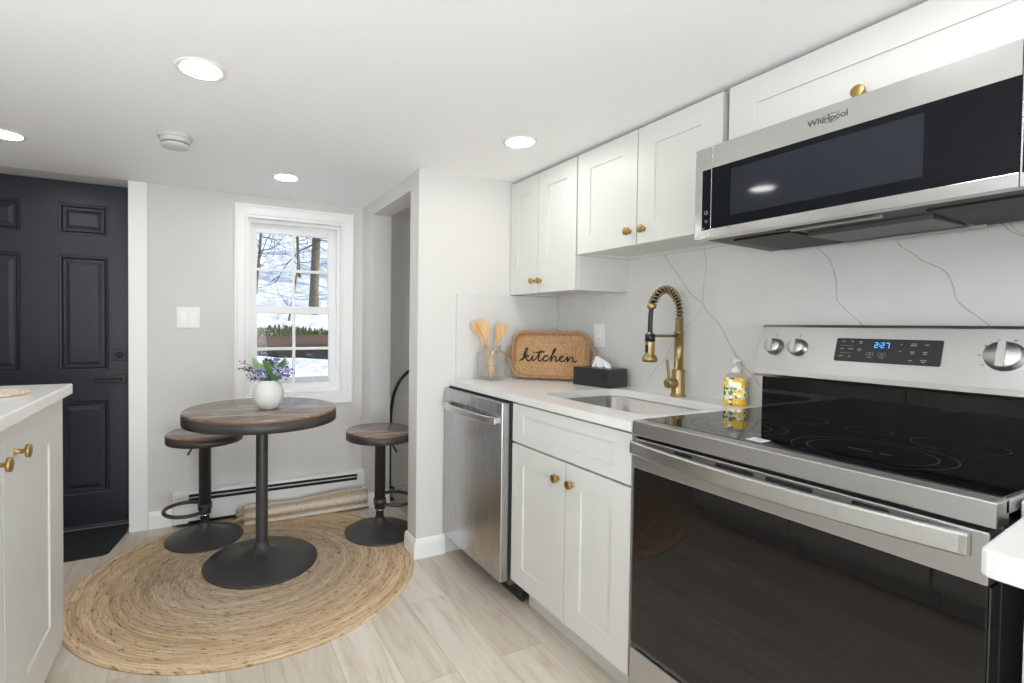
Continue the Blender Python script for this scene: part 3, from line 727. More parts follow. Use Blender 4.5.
# top front strip and the frame round the glass
b = MB(); b.box(-.002, .05, RY0, RY1, .877, .9215, .003)
b.box(.035, .64, RY1 - .006, RY1, .895, .9205, .002); b.box(.035, .64, RY0, RY0 + .006, .895, .9205, .002)
b.build('front_strip', m_ss, rg)
b = MB(); b.box(.040, .625, RY0 + .006, RY1 - .006, .905, .9225, .001)
ck = b.build('cooktop', m_glassblk, rg)
def circle_mark(cx, cy, r, wd=.0006, z=.92285, a0=0, a1=2 * PI):
    n = 96
    for i in range(n):
        a, c = a0 + (a1 - a0) * i / n, a0 + (a1 - a0) * (i + 1) / n
        b.face([(cx + (r - wd) * math.cos(a), cy + (r - wd) * math.sin(a), z), (cx + (r + wd) * math.cos(a), cy + (r + wd) * math.sin(a), z), (cx + (r + wd) * math.cos(c), cy + (r + wd) * math.sin(c), z), (cx + (r - wd) * math.cos(c), cy + (r - wd) * math.sin(c), z)])
for cx, cy, rs in ((.207, -.498, (.145, .115)), (.207, -.190, (.118, .080)), (.478, -.560, (.085,)), (.478, -.190, (.085,)), (.485, -.378, (.050,))):
    for r in rs:
        b = MB(); circle_mark(cx, cy, r); lab(b.build('burner_ring', m_ring, ck), 'thin grey burner ring')
b = MB()
for k in range(14):
    if k not in (4, 5): b.box(.204, .209, -.540 + k * .006, -.536 + k * .006, .9226, .92285)
lab(b.build('burner_print', m_ring, ck), 'tiny grey print between the burner rings')
# backguard
b = MB()
prof = [(.585, 1.035), (.574, 1.045), (.580, 1.06), (.622, 1.205), (.630, 1.213), (.668, 1.213), (.668, .93), (.640, .93), (.640, 1.035)]
b.prism([(x, z) for x, z in prof], 0, RY1 - RY0, mtx=frameM((0, RY0, 0), (1, 0, 0), (0, 0, 1), (0, 1, 0)))
bgd = b.build('backguard', m_ss, rg)
b = MB(); b.box(.615, .641, RY0 + .008, RY1 - .008, .9215, 1.036); lab(b.build('rear_panel', m_glassblk, rg), 'black glass panel behind the cooktop')
# sloped face frame for controls: plane through (.580,1.06)-(.622,1.205)
sl = Vector((.622 - .580, 0, 1.205 - 1.06)).normalized(); nrm = Vector((-sl.z, 0, sl.x))
def on_face(y, z, out=0):
    t = (z - 1.06) / sl.z; return Vector((.580, y, 1.06)) + sl * t + nrm * out
def face_M(y, z, out=0): return frameM(on_face(y, z, out), (0, -1, 0), tuple(sl), tuple(nrm))
for y in (-.056, -.130, -.598, -.675):
    big = y == -.598
    b = MB(); r = .033 if big else .0245
    b.lathe([(0, 0), (r + .004, 0), (r + .004, .003), (r, .004), (r, .022), (r - .002, .024), (0, .024)], (0, 0, 0), 40, face_M(y, 1.138))
    q = bmesh.new(); bmesh.ops.create_cube(q, size=1)
    for v in q.verts: v.co = Vector((v.co.x * r * .42, v.co.y * r * 1.96, .028 + v.co.z * .012))
    bmesh.ops.bevel(q, geom=list(q.edges), offset=.002, segments=2, affect='EDGES'); b.add(q, face_M(y, 1.138))
    if y == -.675: b.bm.free(); continue
    k_ = b.build('control_knob', m_ss, rg)
    for k in range(3 if not big else 8):
        b = MB()
        if big: a = PI / 2 + (k - 3.5) * .62; p = (math.cos(a) * (r + .012), math.sin(a) * (r + .010))
        else: p = (0, r + .008 + k * .006)
        q = bmesh.new(); bmesh.ops.create_cube(q, size=1)
        for v in q.verts: v.co = Vector((p[0] + v.co.x * (.006 if k == 2 or big else .003), p[1] + v.co.y * .0018, .0004 + v.co.z * .0006))
        b.add(q, face_M(y, 1.138)); lab(b.build('dial_mark', m_gasket, k_), 'small dark dial mark')
# display
b = MB(); b.prism(rrect(-.123, .123, -.036, .036, .004, 3), 0, .0022, mtx=face_M(-.3605, 1.138)); dsp = b.build('display_panel', m_blackp, rg)
b = MB()
SEG = {'2': 'abged', '7': 'abc', ':': ''}
def seg_digit(ch, x0):
    W_, H_, T = .0085, .0165, .0024
    S = {'a': (0, H_ - T, W_, H_), 'g': (0, H_ / 2 - T / 2, W_, H_ / 2 + T / 2), 'd': (0, 0, W_, T), 'b': (W_ - T, H_ / 2, W_, H_), 'c': (W_ - T, 0, W_, H_ / 2), 'e': (0, 0, T, H_ / 2)}
    mt = face_M(-.3605, 1.138, .0024)
    for c in SEG[ch]:
        u0, v0, u1, v1 = S[c]; b.face([mt @ Vector(p) for p in ((x0 + u0, .009 + v0, 0), (x0 + u1, .009 + v0, 0), (x0 + u1, .009 + v1, 0), (x0 + u0, .009 + v1, 0))])
    if ch == ':':
        for v0 in (.004, .010): b.face([mt @ Vector(p) for p in ((x0, .009 + v0, 0), (x0 + .0024, .009 + v0, 0), (x0 + .0024, .009 + v0 + .0024, 0), (x0, .009 + v0 + .0024, 0))])
for ch, x0 in (('2', -.026), (':', -.0155), ('2', -.011), ('7', .001)): seg_digit(ch, x0)
lab(b.build('clock_digits', m_digit, dsp), 'glowing blue clock digits 2:27')
b = MB(); mt = face_M(-.3605, 1.138, .0024)
def dash(x, y, wd, h=.0022): b.face([mt @ Vector(p) for p in ((x - wd / 2, y - h / 2, 0), (x + wd / 2, y - h / 2, 0), (x + wd / 2, y + h / 2, 0), (x - wd / 2, y + h / 2, 0))])
for x, y, wd in ((-.104, .026, .008), (-.082, .026, .007), (-.060, .027, .008), (-.060, .022, .008), (-.105, .003, .009), (-.083, .003, .015), (-.061, .004, .009), (-.061, -.001, .008), (-.106, -.020, .011), (-.084, -.020, .007),
                 (.036, .022, .004), (.014 + .021, .001, .006), (.063, .024, .012), (.063, .019, .014), (.091, .022, .009), (.062, .001, .010), (.062, -.004, .008), (.089, .001, .010), (.089, -.004, .008), (.060, -.024, .009), (.088, -.022, .013), (.088, -.027, .009)):
    dash(x, y, wd, .0024)
for x in (-.034, -.005):
    for (dx, dy, wd, h) in ((0, -.006, .016, .0008), (0, -.016, .016, .0008), (-.008, -.011, .0008, .010), (.008, -.011, .0008, .010), (0, -.011, .005, .003), (0, -.021, .010, .0018)): dash(x + dx, dy, wd, h)
for y in (.013, -.010): dash(-.095, y, .032, .0007)
lab(b.build('button_print', m_print, dsp), 'small grey button print')
# oven door
DB, DT = .248, .868
od = thing('oven_door', '', '', (0, 0, 0)); 
for k in ('label', 'category'): del od[k]
od.parent = rg; od.location = Vector((0, -.381, .55)) - rg.location
b = MB(); b.box(.004, .044, RY0 + .008, RY1 - .004, DB + .004, .782, .003); b.build('glass_front', m_ovenglass, od)
for yy in (RY0 + .0055, RY1 - .0038): b = MB(); b.box(.006, .043, yy, yy + .002, DB + .006, .776); b.build('side_trim', m_darkmetal, od)
b = MB()
bm = bmesh.new()
b.box(.002, .044, RY0 + .008, RY1 - .003, .778, DT, .003)
b.build('top_frame', m_ss, od)
for y0, y1 in ((-.202, -.146), (-.364, -.268), (-.490, -.392), (-.620, -.560)):
    b = MB(); b.prism(rrect(-y1, -y0, .851, .861, .0045, 4), 0, .0015, mtx=frameM((.0005, 0, 0), (0, -1, 0), (0, 0, 1), (1, 0, 0)))
    lab(b.build('vent_slot', m_gasket, od), 'dark vent slot above the handle')
b = MB(); bm = bmesh.new(); n = 30; rows = []
for i in range(n + 1):
    t = i / n; y = RY1 - .006 - t * (RY1 - RY0 - .036); q = 1 - (2 * t - 1) ** 2
    x = -.010 - .038 * q; zt = .861; zb = .822
    rows.append([bm.verts.new((x + dx, y, z)) for dx, z in ((-.002, zb), (-.006, zb + .004), (-.006, zt - .004), (-.002, zt), (.010, zt), (.010, zb))])
for A, B in zip(rows, rows[1:]):
    for k in range(6): bm.faces.new([A[k], A[(k + 1) % 6], B[(k + 1) % 6], B[k]])
bm.faces.new(rows[0]); bm.faces.new(rows[-1][::-1]); b.add(bm)
for y in (RY1 - .016, RY0 + .042): b.box(-.018, .004, y - .010, y + .010, .825, .858, .001)
b.build('handle', m_sspol, od)
b = MB(); b.box(.006, .04, RY0 + .006, RY1 - .004, .238, .250, .002); b.build('lower_trim', m_darkmetal, od)
b = MB(); b.box(.0, .044, RY0 + .004, RY1 - .003, .075, .234, .003); b.build('storage_drawer', m_ss, rg)

# sticker on the cooktop front corner
b = MB(); b.box(.062, .098, -.345, -.305, .9226, .9236); b.m = 1
for k in range(4): b.box(.068 + k * .007, .071 + k * .007, -.34, -.31 - .006 * (k % 2), .9236, .9238)
st = recentre(b.build('paper_label', [m_white_pl, m_print])); tag(st, 'small white paper label lying on the front of the cooktop', 'label')

# ================================================================== CORNER COUNTER right of the range
b = MB()
poly = [(.080, -.771), (.083, -.766), (.090, -.7635), (.695, -.7635), (.695, -2.2), (-.242, -2.2), (-.242, -.828), (-.240, -.819), (-.235, -.813), (-.226, -.810), (.05, -.786), (.080, -.783)]
b.prism(poly, CT0 - .006, CT1, .004)
cc = recentre(b.build('corner_countertop', m_quartz)); tag(cc, 'white quartz counter corner right of the range, jutting forward', 'countertop')
cb = thing('base_cabinet', 'white base cabinet under the jutting corner counter, right of the range', 'cabinet', (.3, -1.4, 0))
b = MB(); b.box(-.085, .69, -2.19, -.815, .10, CT0 - .0065); b.build('body', m_cab, cb)
b = MB(); b.box(0.02, .6, -2.19, -.84, 0, .10); b.build('toe_kick', m_cab, cb)
for k in range(2):
    y1 = -.83 - k * .66
    d = shaker('door', cb, front_negx(-.105, y1), .64, .12, .70); knob(d, (-.105, y1 - (.59 if k == 0 else .05), .64), (-1, 0, 0))
    d = shaker('drawer', cb, front_negx(-.105, y1), .64, .715, .868, .057, .035); knob(d, (-.105, y1 - .32, .79), (-1, 0, 0))

# ================================================================== UPPER CABINETS
UF, UB = .370, .390; UT = 1.977
def upper(label, y0, y1, z0, doors, knobs, stile=.075, rail=.078, ymat=None):
    t = thing('wall_cabinet', label, 'cabinet', (.55, (y0 + y1) / 2, z0), 'white shaker wall cabinets')
    b = MB()
    b.box(UB, XR - .0205, y0, y0 + .017, z0, UT); b.box(UB, XR - .0205, y1 - .017, y1, z0, UT)
    b.box(UB, XR - .0205, y0 + .017, y1 - .017, UT - .017, UT); b.box(UB + .0, XR - .0205, y0 + .017, y1 - .017, z0 + .012, z0 + .03)
    b.box(UB, UB + .018, y0 + .017, y1 - .017, z0, z0 + .03); b.box(XR - .036, XR - .0205, y0 + .017, y1 - .017, z0, z0 + .045)
    b.build('body', m_cab, t)
    for (yh, yl), kn in zip(doors, knobs):
        d = shaker('door', t, front_negx(UF, yh), yh - yl, z0 + .001, UT - .002, stile, rail)
        if kn: knob(d, (UF, kn[0], kn[1]), (-1, 0, 0))
    return t
upper('white wall cabinet with two narrow doors over the woven tray', .693, 1.230, 1.368, [(1.228, .982), (.978, .695)], [(1.011, 1.431), (.952, 1.428)], .07, .08)
upper('white wall cabinet with two wide doors over the faucet', -.010, .689, 1.525, [(.687, .345), (.341, -.009)], [(.377, 1.580), (.305, 1.579)], .079, .079)
t = upper('long flat wall cabinet with one wide door above the microwave', -.775, -.026, 1.768, [(-.031, -.773)], [None], .09, .079)
dr = [c for c in t.children if c.name.startswith('door')][0]
knob(dr, (UF, -.392, 1.812), (-1, 0, 0))
upper('white wall cabinet beyond the microwave over the corner counter', -1.5, -.780, 1.368, [(-.784, -1.138), (-1.142, -1.498)], [(-1.10, 1.43), (-1.18, 1.43)])

# ================================================================== MICROWAVE
mw = thing('microwave_oven', 'low stainless steel microwave hood mounted above the range', 'microwave', (.45, -.38, 1.479))
MF = .2554; MY0, MY1 = -.762, -.001; MZ0, MZ1 = 1.479, 1.763
b = MB()
b.prism([(MF + .02, MZ0 + .006), (.655, MZ0 - .004), (.690, MZ0 + .02), (.690, MZ1), (MF + .02, MZ1)], 0, MY1 - MY0 - .004, mtx=frameM((0, MY0 + .002, 0), (1, 0, 0), (0, 0, 1), (0, 1, 0)))
b.build('body', m_hoodgrey, mw)
for y0, y1 in ((-.058, MY1), (MY0, -.704)):   # side columns of the front
    b = MB(); b.box(MF, MF + .03, y0 + .0008, y1, MZ0, MZ1, .0006); b.build('front_column', m_ssmw, mw)
dr = thing('door', '', '', (0, 0, 0))
for k in ('label', 'category'): del dr[k]
dr.parent = mw; dr.location = Vector((MF, -.38, 1.62)) - mw.location
b = MB(); b.box(MF - .002, MF + .03, -.7032, -.0590, 1.694, MZ1, .0006); b.box(MF - .002, MF + .03, -.7032, -.0590, MZ0, 1.507, .0006); b.build('door_frame', m_ssmw, dr)
b = MB(); b.box(MF - .001, MF + .028, -.7030, -.0592, 1.506, 1.695, .001); b.build('glass', m_mwglass, dr)
b = MB(); b.box(MF - .0018, MF, -.560, -.120, 1.537, 1.676); lab(b.build('viewing_window', m_mwwin, dr), 'lighter grey viewing window')
b = MB(); b.box(MF - .0012, MF + .01, -.055, -.026, 1.506, 1.694, .001); cs = lab(b.build('control_strip', m_mwglass, mw), 'narrow black touch strip at the left of the door')
b = MB(); b.box(MF - .0012, MF + .01, -.736, -.707, 1.506, 1.694, .001); lab(b.build('trim_strip', m_mwglass, mw), 'narrow black strip at the right of the door')
b = MB()
P = [(MF - .0016, -.041 + .005 * math.cos(a), 1.560 + .005 * math.sin(a)) for a in [k * 2 * PI / 20 for k in range(20)]]
b.tube(P, .0008, 6, True)
b.tube(smoothpath([(MF - .0016, -.036, 1.537), (MF - .0016, -.046, 1.534), (MF - .0016, -.041, 1.528), (MF - .0016, -.039, 1.534)], 4), .0008, 6)
lab(b.build('icons', m_print, cs), 'two small pale touch icons')
# name plate lettering
b = MB(); mt = frameM((MF - .0022, -.372, 1.731), (0, -1, 0), (0, 0, 1), (-1, 0, 0))
b.add(text_mesh('Whirlpool', .0215, .0006, mt, .0005))
P = [(MF - .0026, -.372 - .024 * math.cos(a) - .008, 1.731 + .0105 * math.sin(a)) for a in [PI * (.2 + 1.55 * k / 24) for k in range(25)]]
b.tube(P, .0007, 6)
lab(b.build('lettering', m_darkmetal, dr), 'small Whirlpool lettering with an oval swoosh')
# underside: filters, lamp panel, rails
b = MB(); b.prism([(.36, MZ0 - .001), (.64, MZ0 - .008), (.64, MZ0 + .01), (.36, MZ0 + .01)], 0, .17, mtx=frameM((0, -.232, 0), (1, 0, 0), (0, 0, 1), (0, 1, 0))); b.build('grease_filter', m_filter, mw)
b = MB(); b.prism([(.36, MZ0 - .001), (.64, MZ0 - .008), (.64, MZ0 + .01), (.36, MZ0 + .01)], 0, .17, mtx=frameM((0, -.70, 0), (1, 0, 0), (0, 0, 1), (0, 1, 0))); b.build('grease_filter', m_filter, mw)
b = MB(); b.box(.42, .60, -.52, -.245, MZ0 - .010, MZ0 + .01, .002); b.box(.31, .325, -.45, -.22, MZ0 - .002, MZ0 + .01, .002)
b.build('lamp_panel', m_darkmetal, mw)
b = MB(); b.box(.628, .636, -.55, -.24, MZ0 - .013, MZ0, .001); lab(b.build('rail', m_sspol, mw), 'thin bright rail under the hood')
b = MB(); b.box(.326, .334, -.46, -.25, MZ0 - .004, MZ0 + .006, .001); lab(b.build('rail', m_sspol, mw), 'thin bright rail under the hood')

# ================================================================== FAUCET
fc = thing('kitchen_faucet', 'brass kitchen faucet with a black spring hose behind the sink', 'faucet', (.622, .340, .914))
fx, fy = .622, .340
b = MB(); b.lathe([(0, .914), (.031, .914), (.031, .920), (.027, .923), (.0262, .926), (.0262, 1.022), (.025, 1.025), (.0185, 1.026), (.0180, 1.176), (.0205, 1.177), (.0205, 1.183), (.016, 1.186), (.0155, 1.236), (.012, 1.240), (0, 1.240)], (fx, fy, 0), 36); b.build('column', m_brassd, fc)
b = MB(); b.cyl((fx - .02, fy, .969), (fx - .062, fy + .004, .969), .0205, 28); b.tube(smoothpath([(fx - .052, fy + .003, .980), (fx - .056, fy + .004, 1.02), (fx - .063, fy + .006, 1.066)], 5), [.0062] * 5 + [.0056] * 6, 12); b.build('handle', m_brassd, fc)
arc = [(fx, fy, 1.236), (fx - .002, fy, 1.27), (fx - .018, fy, 1.315), (fx - .052, fy, 1.347), (fx - .092, fy, 1.354), (fx - .130, fy, 1.335), (fx - .155, fy, 1.302), (fx - .163, fy, 1.284)]
A = smoothpath(arc, 8)
drop = smoothpath([(fx - .163, fy, 1.284), (fx - .168, fy, 1.25), (fx - .170, fy, 1.20), (fx - .169, fy, 1.176)], 6)
b = MB(); b.tube(A + drop[1:], .0092, 12); lab(b.build('hose', m_blackp, fc), 'black rubber hose')
b = MB()
L_ = [0]
for p, q in zip(A, A[1:]): L_.append(L_[-1] + (q - p).length)
turns = 17; P = []
for i in range(turns * 14 + 1):
    s = L_[-1] * i / (turns * 14); k = max(j for j in range(len(L_)) if L_[j] <= s + 1e-9); k = min(k, len(A) - 2)
    f = (s - L_[k]) / (L_[k + 1] - L_[k]); c = A[k].lerp(A[k + 1], f); t = (A[k + 1] - A[k]).normalized(); n1 = Vector((0, 1, 0)); n2 = t.cross(n1)
    a = 2 * PI * i / 14; P.append(c + (n1 * math.cos(a) + n2 * math.sin(a)) * .0150)
b.tube(P, .0027, 6); lab(b.build('spring', m_brassd, fc), 'coiled brass spring round the hose')
hx = fx - .169
b = MB(); b.lathe([(0, 1.180), (.0125, 1.180), (.0135, 1.172), (.0165, 1.168), (.0175, 1.140), (.0180, 1.095), (.026, 1.082), (.030, 1.078), (.030, 1.064), (.024, 1.060), (0, 1.060)], (hx, fy, 0), 32); b.build('spray_head', m_brassd, fc)
b = MB(); b.lathe([(.0085, 1.272), (.0155, 1.275), (.0175, 1.280), (.0175, 1.290), (.0150, 1.295), (.0085, 1.297)], (fx - .164, fy, 0), 24); b.build('hose_collar', m_brassd, fc)
b = MB(); b.box(hx - .022, hx - .014, fy - .006, fy + .006, 1.098, 1.130, .003); b.lathe([(.0, 1.142), (.0195, 1.142), (.0195, 1.172), (0, 1.172)], (hx, fy, 0), 24); lab(b.build('spray_button', m_blackp, fc), 'black holder ring and spray button')
b = MB(); b.cyl((fx - .016, fy, 1.165), (hx + .016, fy, 1.165), .0062, 14); b.build('support_arm', m_brassd, fc)

# ================================================================== COUNTER ITEMS
# glass jar
jx, jy = .203, 1.142
b = MB(); bm = bmesh.new(); loops = []
for r, z, rr in ((.052, .9145, .02), (.060, .918, .024), (.062, .93, .026), (.062, 1.045, .026), (.058, 1.060, .03), (.048, 1.070, .0479), (.048, 1.084, .0479), (.051, 1.088, .0509), (.051, 1.094, .0509),
                 (.045, 1.094, .0449), (.044, 1.072, .0439), (.055, 1.056, .03), (.057, 1.045, .024), (.057, .934, .024), (.048, .926, .02)):
    loops.append([bm.verts.new((jx + x, jy + y, z)) for x, y in rrect(-r, r, -r, r, rr, 6)])
for A_, B_ in zip(loops, loops[1:]):
    for i in range(len(A_)): f = bm.faces.new([A_[i], A_[(i + 1) % len(A_)], B_[(i + 1) % len(A_)], B_[i]]); f.smooth = True
bm.faces.new(loops[0]); bm.faces.new(loops[-1]); b.add(bm, Matrix.Translation((jx, jy, 0)) @ Matrix.Rotation(.25, 4, 'Z') @ Matrix.Translation((-jx, -jy, 0)))
jar = recentre(b.build('glass_jar', m_jar)); tag(jar, 'clear squarish glass jar holding wooden utensils', 'jar')

def utensil(name, foot, tip, kind, label, roll_=0):
    """stick from foot to tip with a head drawn as an outline in the plane facing the room"""
    foot, tip = Vector(foot), Vector(tip); d = (tip - foot); L_ = d.length; d.normalize()
    wv = Vector((.87, -.44, 0)); wv = (wv - d * wv.dot(d)).normalized(); nv = d.cross(wv)
    if kind == 'spoon':
        hl = .085; out = [(.0065, 0), (.0065, L_ - hl - .01)] + [(.0065 + .0245 * math.sin(PI * min(t, .62) / 1.24) if t < .62 else .031 * math.sqrt(max(0, 1 - ((t - .62) / .38) ** 2)), L_ - hl + hl * t) for t in [k / 10 for k in range(1, 11)]]
    elif kind == 'fork':
        hl = .085; out = [(.0065, 0), (.0065, L_ - hl - .01), (.016, L_ - hl + .015), (.027, L_ - .045), (.029, L_ - .025), (.025, L_ - .006), (.015, L_)]
    else:
        hl = .09; out = [(.0065, 0), (.0065, L_ - hl - .01), (.021, L_ - hl + .022), (.029, L_ - .03), (.032, L_ - .002), (.030, L_)]
    poly = [(x, y) for x, y in out] + [(-x, y) for x, y in reversed(out) if x > 1e-5]
    b = MB(); b.prism(poly, -.003, .003, .0015, frameM(foot, wv, d, nv))
    o = recentre(b.build(name, m_bamboo)); return tag(o, label, 'utensil', 'wooden utensils in the glass jar')
utensil('wooden_spoon', (.230, 1.137, .930), (.112, 1.168, 1.222), 'spoon', 'wooden spoon at the far left of the glass jar, behind the other spoon')
utensil('wooden_spoon', (.190, 1.122, .930), (.150, 1.140, 1.224), 'fork', 'flat wooden spoon in front, left in the glass jar')
utensil('wooden_spatula', (.176, 1.152, .930), (.270, 1.145, 1.205), 'spatula', 'wooden spatula with a slanted square end leaning right in the jar')

# woven tray leaning in the corner
A0 = Vector((.345, 1.157, .914)); dirn = Vector((.701, -.713, 0)).normalized(); nf = Vector((-.713, -.701, 0)).normalized()
le = math.radians(14); vup = Vector((-nf.x * math.sin(le), -nf.y * math.sin(le), math.cos(le))); nn = dirn.cross(vup); nn = nn if nn.dot(nf) > 0 else -nn
TM = frameM(A0 + vup * .012, dirn, vup, nn)   # u along, v up, w toward the room
TW, TH = .392, .240
tr = thing('woven_tray', 'rectangular woven seagrass tray reading kitchen, leaning in the corner', 'tray', A0)
b = MB(); rr = .0062
k = 0
while TH / 2 - .012 - k * .0112 > .004:
    i = .012 + k * .0112
    b.tube([TM @ Vector((x, y, 0)) for x, y in rrect(i, TW - i, i, TH - i, max(.055 - i * .5, .002), 6)], rr, 7, True); k += 1
b.prism(rrect(.01, TW - .01, .01, TH - .01, .05, 6), -.004, .0, mtx=TM)
b.build('base', m_seagrass, tr)
b = MB()
for lv in range(3):
    i = .006 - lv * .004
    b.tube([TM @ Vector((x, y, .009 + lv * .010)) for x, y in rrect(i, TW - i, i, TH - i, .055, 8)], .0068, 8, True)
b.build('rim', m_seagrassd, tr)
for sgn in (-1, 1):
    b = MB(); ux = -.004 if sgn < 0 else TW + .004
    P = smoothpath([TM @ Vector((ux + sgn * dx, y, .026)) for dx, y in ((-.004, .165), (.014, .158), (.026, .135), (.026, .105), (.014, .082), (-.004, .075))], 5)
    b.tube(P, .0072, 8); b.build('handle', m_seagrassd, tr)
# cursive word
KX, KY, KS = .034, .092, .0104
strokes = [
 [(0, -.6), (1.3, .6), (2.9, 3.6), (3.5, 5.6), (3.0, 6.2), (2.4, 4.8), (1.9, 2.2), (1.4, -.4), (1.9, 1.0), (2.9, 2.2), (3.9, 2.5), (4.0, 1.6), (2.6, 1.2), (3.3, .2), (4.2, -.5), (5.4, .3), (6.3, 2.2), (6.0, .6), (6.4, -.4), (7.4, .3),
  (8.8, 2.6), (9.9, 5.2), (9.2, 2.2), (9.0, .2), (9.6, -.5), (10.8, .4), (12.0, 2.2), (13.2, 2.4), (13.0, 1.8)],
 [(13.0, 2.1), (12.0, 2.4), (11.2, 1.0), (11.6, -.2), (12.8, -.2), (14.4, 1.4), (16.0, 4.0), (16.8, 5.9), (16.2, 6.1), (15.6, 4.0), (14.9, .6), (14.8, -.5), (15.4, 1.0), (16.6, 2.3), (17.2, 1.6), (17.0, .2), (17.6, -.4), (18.6, .4),
  (20.0, 1.6), (20.4, 2.4), (19.4, 2.4), (18.8, 1.0), (19.4, -.2), (20.8, .0), (22.4, 1.9), (22.6, 2.2), (22.4, .4), (22.5, -.4), (23.2, 1.0), (24.4, 2.2), (25.0, 1.6), (24.9, .2), (25.5, -.4), (26.8, .3)],
 [(7.6, 3.9), (9.4, 4.2), (11.8, 4.5)], [(6.5, 3.7), (6.8, 4.0), (7.1, 4.3)]]
b = MB()
for s in strokes: b.tube(smoothpath([TM @ Vector((KX + x * KS * 1.08, KY + y * KS, .0072)) for x, y in s], 5), .0034, 6)
lab(b.build('lettering', m_letter, tr), 'black cursive word kitchen')

# tissue box cover and the tissue
tb = thing('tissue_box', 'black rectangular tissue box cover on the counter', 'tissue box', (.575, .735, .914))
u_ = Vector((.036, -.217, 0)).normalized(); v_ = Vector((.217, .036, 0)).normalized()
P0 = Vector((.484, .832, .914)); TL_, TS_ = .214, .135
TB = frameM(P0, u_, v_, (0, 0, 1))
b = MB()
b.prism(rrect(0, TL_, 0, TS_, .004, 3), 0, .088, .0015, TB); b.build('cover', m_tissuebox, tb)
b = MB(); ol = [(TL_ / 2 + .055 * math.cos(a), TS_ / 2 + .022 * math.sin(a)) for a in [2 * PI * k / 28 for k in range(28)]]
b.prism(ol, .0875, .0888, 0, TB); lab(b.build('slot', m_gasket, tb), 'dark oval slot')
b = MB(); b.prism([(TL_ - .05, .040), (TL_ - .018, .040), (TL_ - .018, .066), (TL_ - .05, .066)], -.0, .001, 0, frameM(P0 - v_ * .001, u_, (0, 0, 1), v_)); lab(b.build('logo_patch', m_gasket, tb), 'small square mark on the side')
b = MB(); bm = bmesh.new(); R_ = []
for i in range(9):
    t = i / 8; row = []
    for j in range(15):
        s = j / 14 - .5; wv = .040 * (1 - .72 * t) + .012
        x = TL_ / 2 + s * 2 * wv - .030 * t + .01; y = TS_ / 2 + .012 * math.sin(s * 14 + t * 2) * (1 - .3 * t) + .01 * t; z = .086 + .062 * t ** .8 * (1 - .35 * abs(s) * 2 * t)
        row.append(bm.verts.new(TB @ Vector((x, y, z))))
    R_.append(row)
for A_, B_ in zip(R_, R_[1:]):
    for j in range(14): f = bm.faces.new([A_[j], A_[j + 1], B_[j + 1], B_[j]]); f.smooth = True
b.add(bm); tis = recentre(b.build('facial_tissue', m_tissue)); tag(tis, 'white tissue sticking up out of the black box', 'tissue')
sm = tis.modifiers.new('thick', 'SOLIDIFY'); sm.thickness = .0012

# soap bottle with lemon print
sx, sy = .632, .098
so = thing('soap_bottle', 'clear soap dispenser with a yellow lemon print, beside the range', 'soap dispenser', (sx, sy, .914))
RS = Matrix.Translation((sx, sy, .914)) @ Matrix.Rotation(.42, 4, 'Z')
b = MB(); bm = bmesh.new(); loops = []
for r, z, rr in ((.030, 0, .01), (.035, .002, .012), (.036, .01, .012), (.036, .095, .012), (.034, .103, .014)):
    loops.append([bm.verts.new((x, y, z)) for x, y in rrect(-r, r, -r, r, rr, 5)])
for A_, B_ in zip(loops, loops[1:]):
    for i in range(len(A_)): f = bm.faces.new([A_[i], A_[(i + 1) % len(A_)], B_[(i + 1) % len(A_)], B_[i]]); f.smooth = True
bm.faces.new(loops[0]); bm.faces.new(loops[-1]); b.add(bm, RS); b.build('bottle', m_lemon, so)
b = MB(); b.lathe([(.034, .103), (.030, .112), (.018, .118), (.017, .122)], (0, 0, 0), 28, RS); b.build('shoulder', m_jar, so)
b = MB(); b.lathe([(0, .118), (.018, .118), (.018, .134), (.010, .138), (.005, .140), (.005, .152), (.013, .153), (.013, .166), (.010, .169), (0, .169)], (0, 0, 0), 24, RS)
b.tube([RS @ Vector(p) for p in ((-.005, 0, .161), (-.030, 0, .161), (-.040, 0, .156))], .0055, 8)
b.build('pump', m_white_pl, so)

# wall plates
def plate(name, label, cat, M_, wd, ht, kind):
    t = thing(name, label, cat, M_.translation)
    b = MB(); b.prism(rrect(-wd / 2, wd / 2, -ht / 2, ht / 2, .004, 3), 0, .006, .0015, M_); b.build('plate', m_white_pl, t)
    if kind == 'switch':
        for dx in (-.023, .023):
            b = MB(); b.prism(rrect(dx - .0165, dx + .0165, -.033, .033, .002, 2), .0055, .008, .001, M_); b.prism([(dx - .012, -.026), (dx + .012, -.026), (dx + .012, .004), (dx - .012, .004)], .007, .011, .001, M_); b.build('rocker', m_trim, t)
    else:
        b = MB(); b.prism(rrect(-.0165, .0165, -.033, .033, .002, 2), .0055, .0085, .001, M_); f_ = b.build('receptacle', m_trim, t)
        for dz in (-.018, .018):
            b = MB()
            for dx in (-.006, .006): b.prism([(dx - .001, dz - .004), (dx + .001, dz - .004), (dx + .001, dz + .004), (dx - .001, dz + .004)], .0084, .0088, 0, M_)
            lab(b.build('socket', m_gasket, f_), 'pair of dark socket slots')
plate('light_switch', 'white double light switch plate left of the window', 'switch', frameM((-1.241, YF, 1.228), (1, 0, 0), (0, 0, 1), (0, -1, 0)), .122, .122, 'switch')
plate('wall_outlet', 'white outlet plate on the backsplash above the tissue box', 'outlet', frameM((.695, .876, 1.152), (0, -1, 0), (0, 0, 1), (-1, 0, 0)), .078, .122, 'outlet')

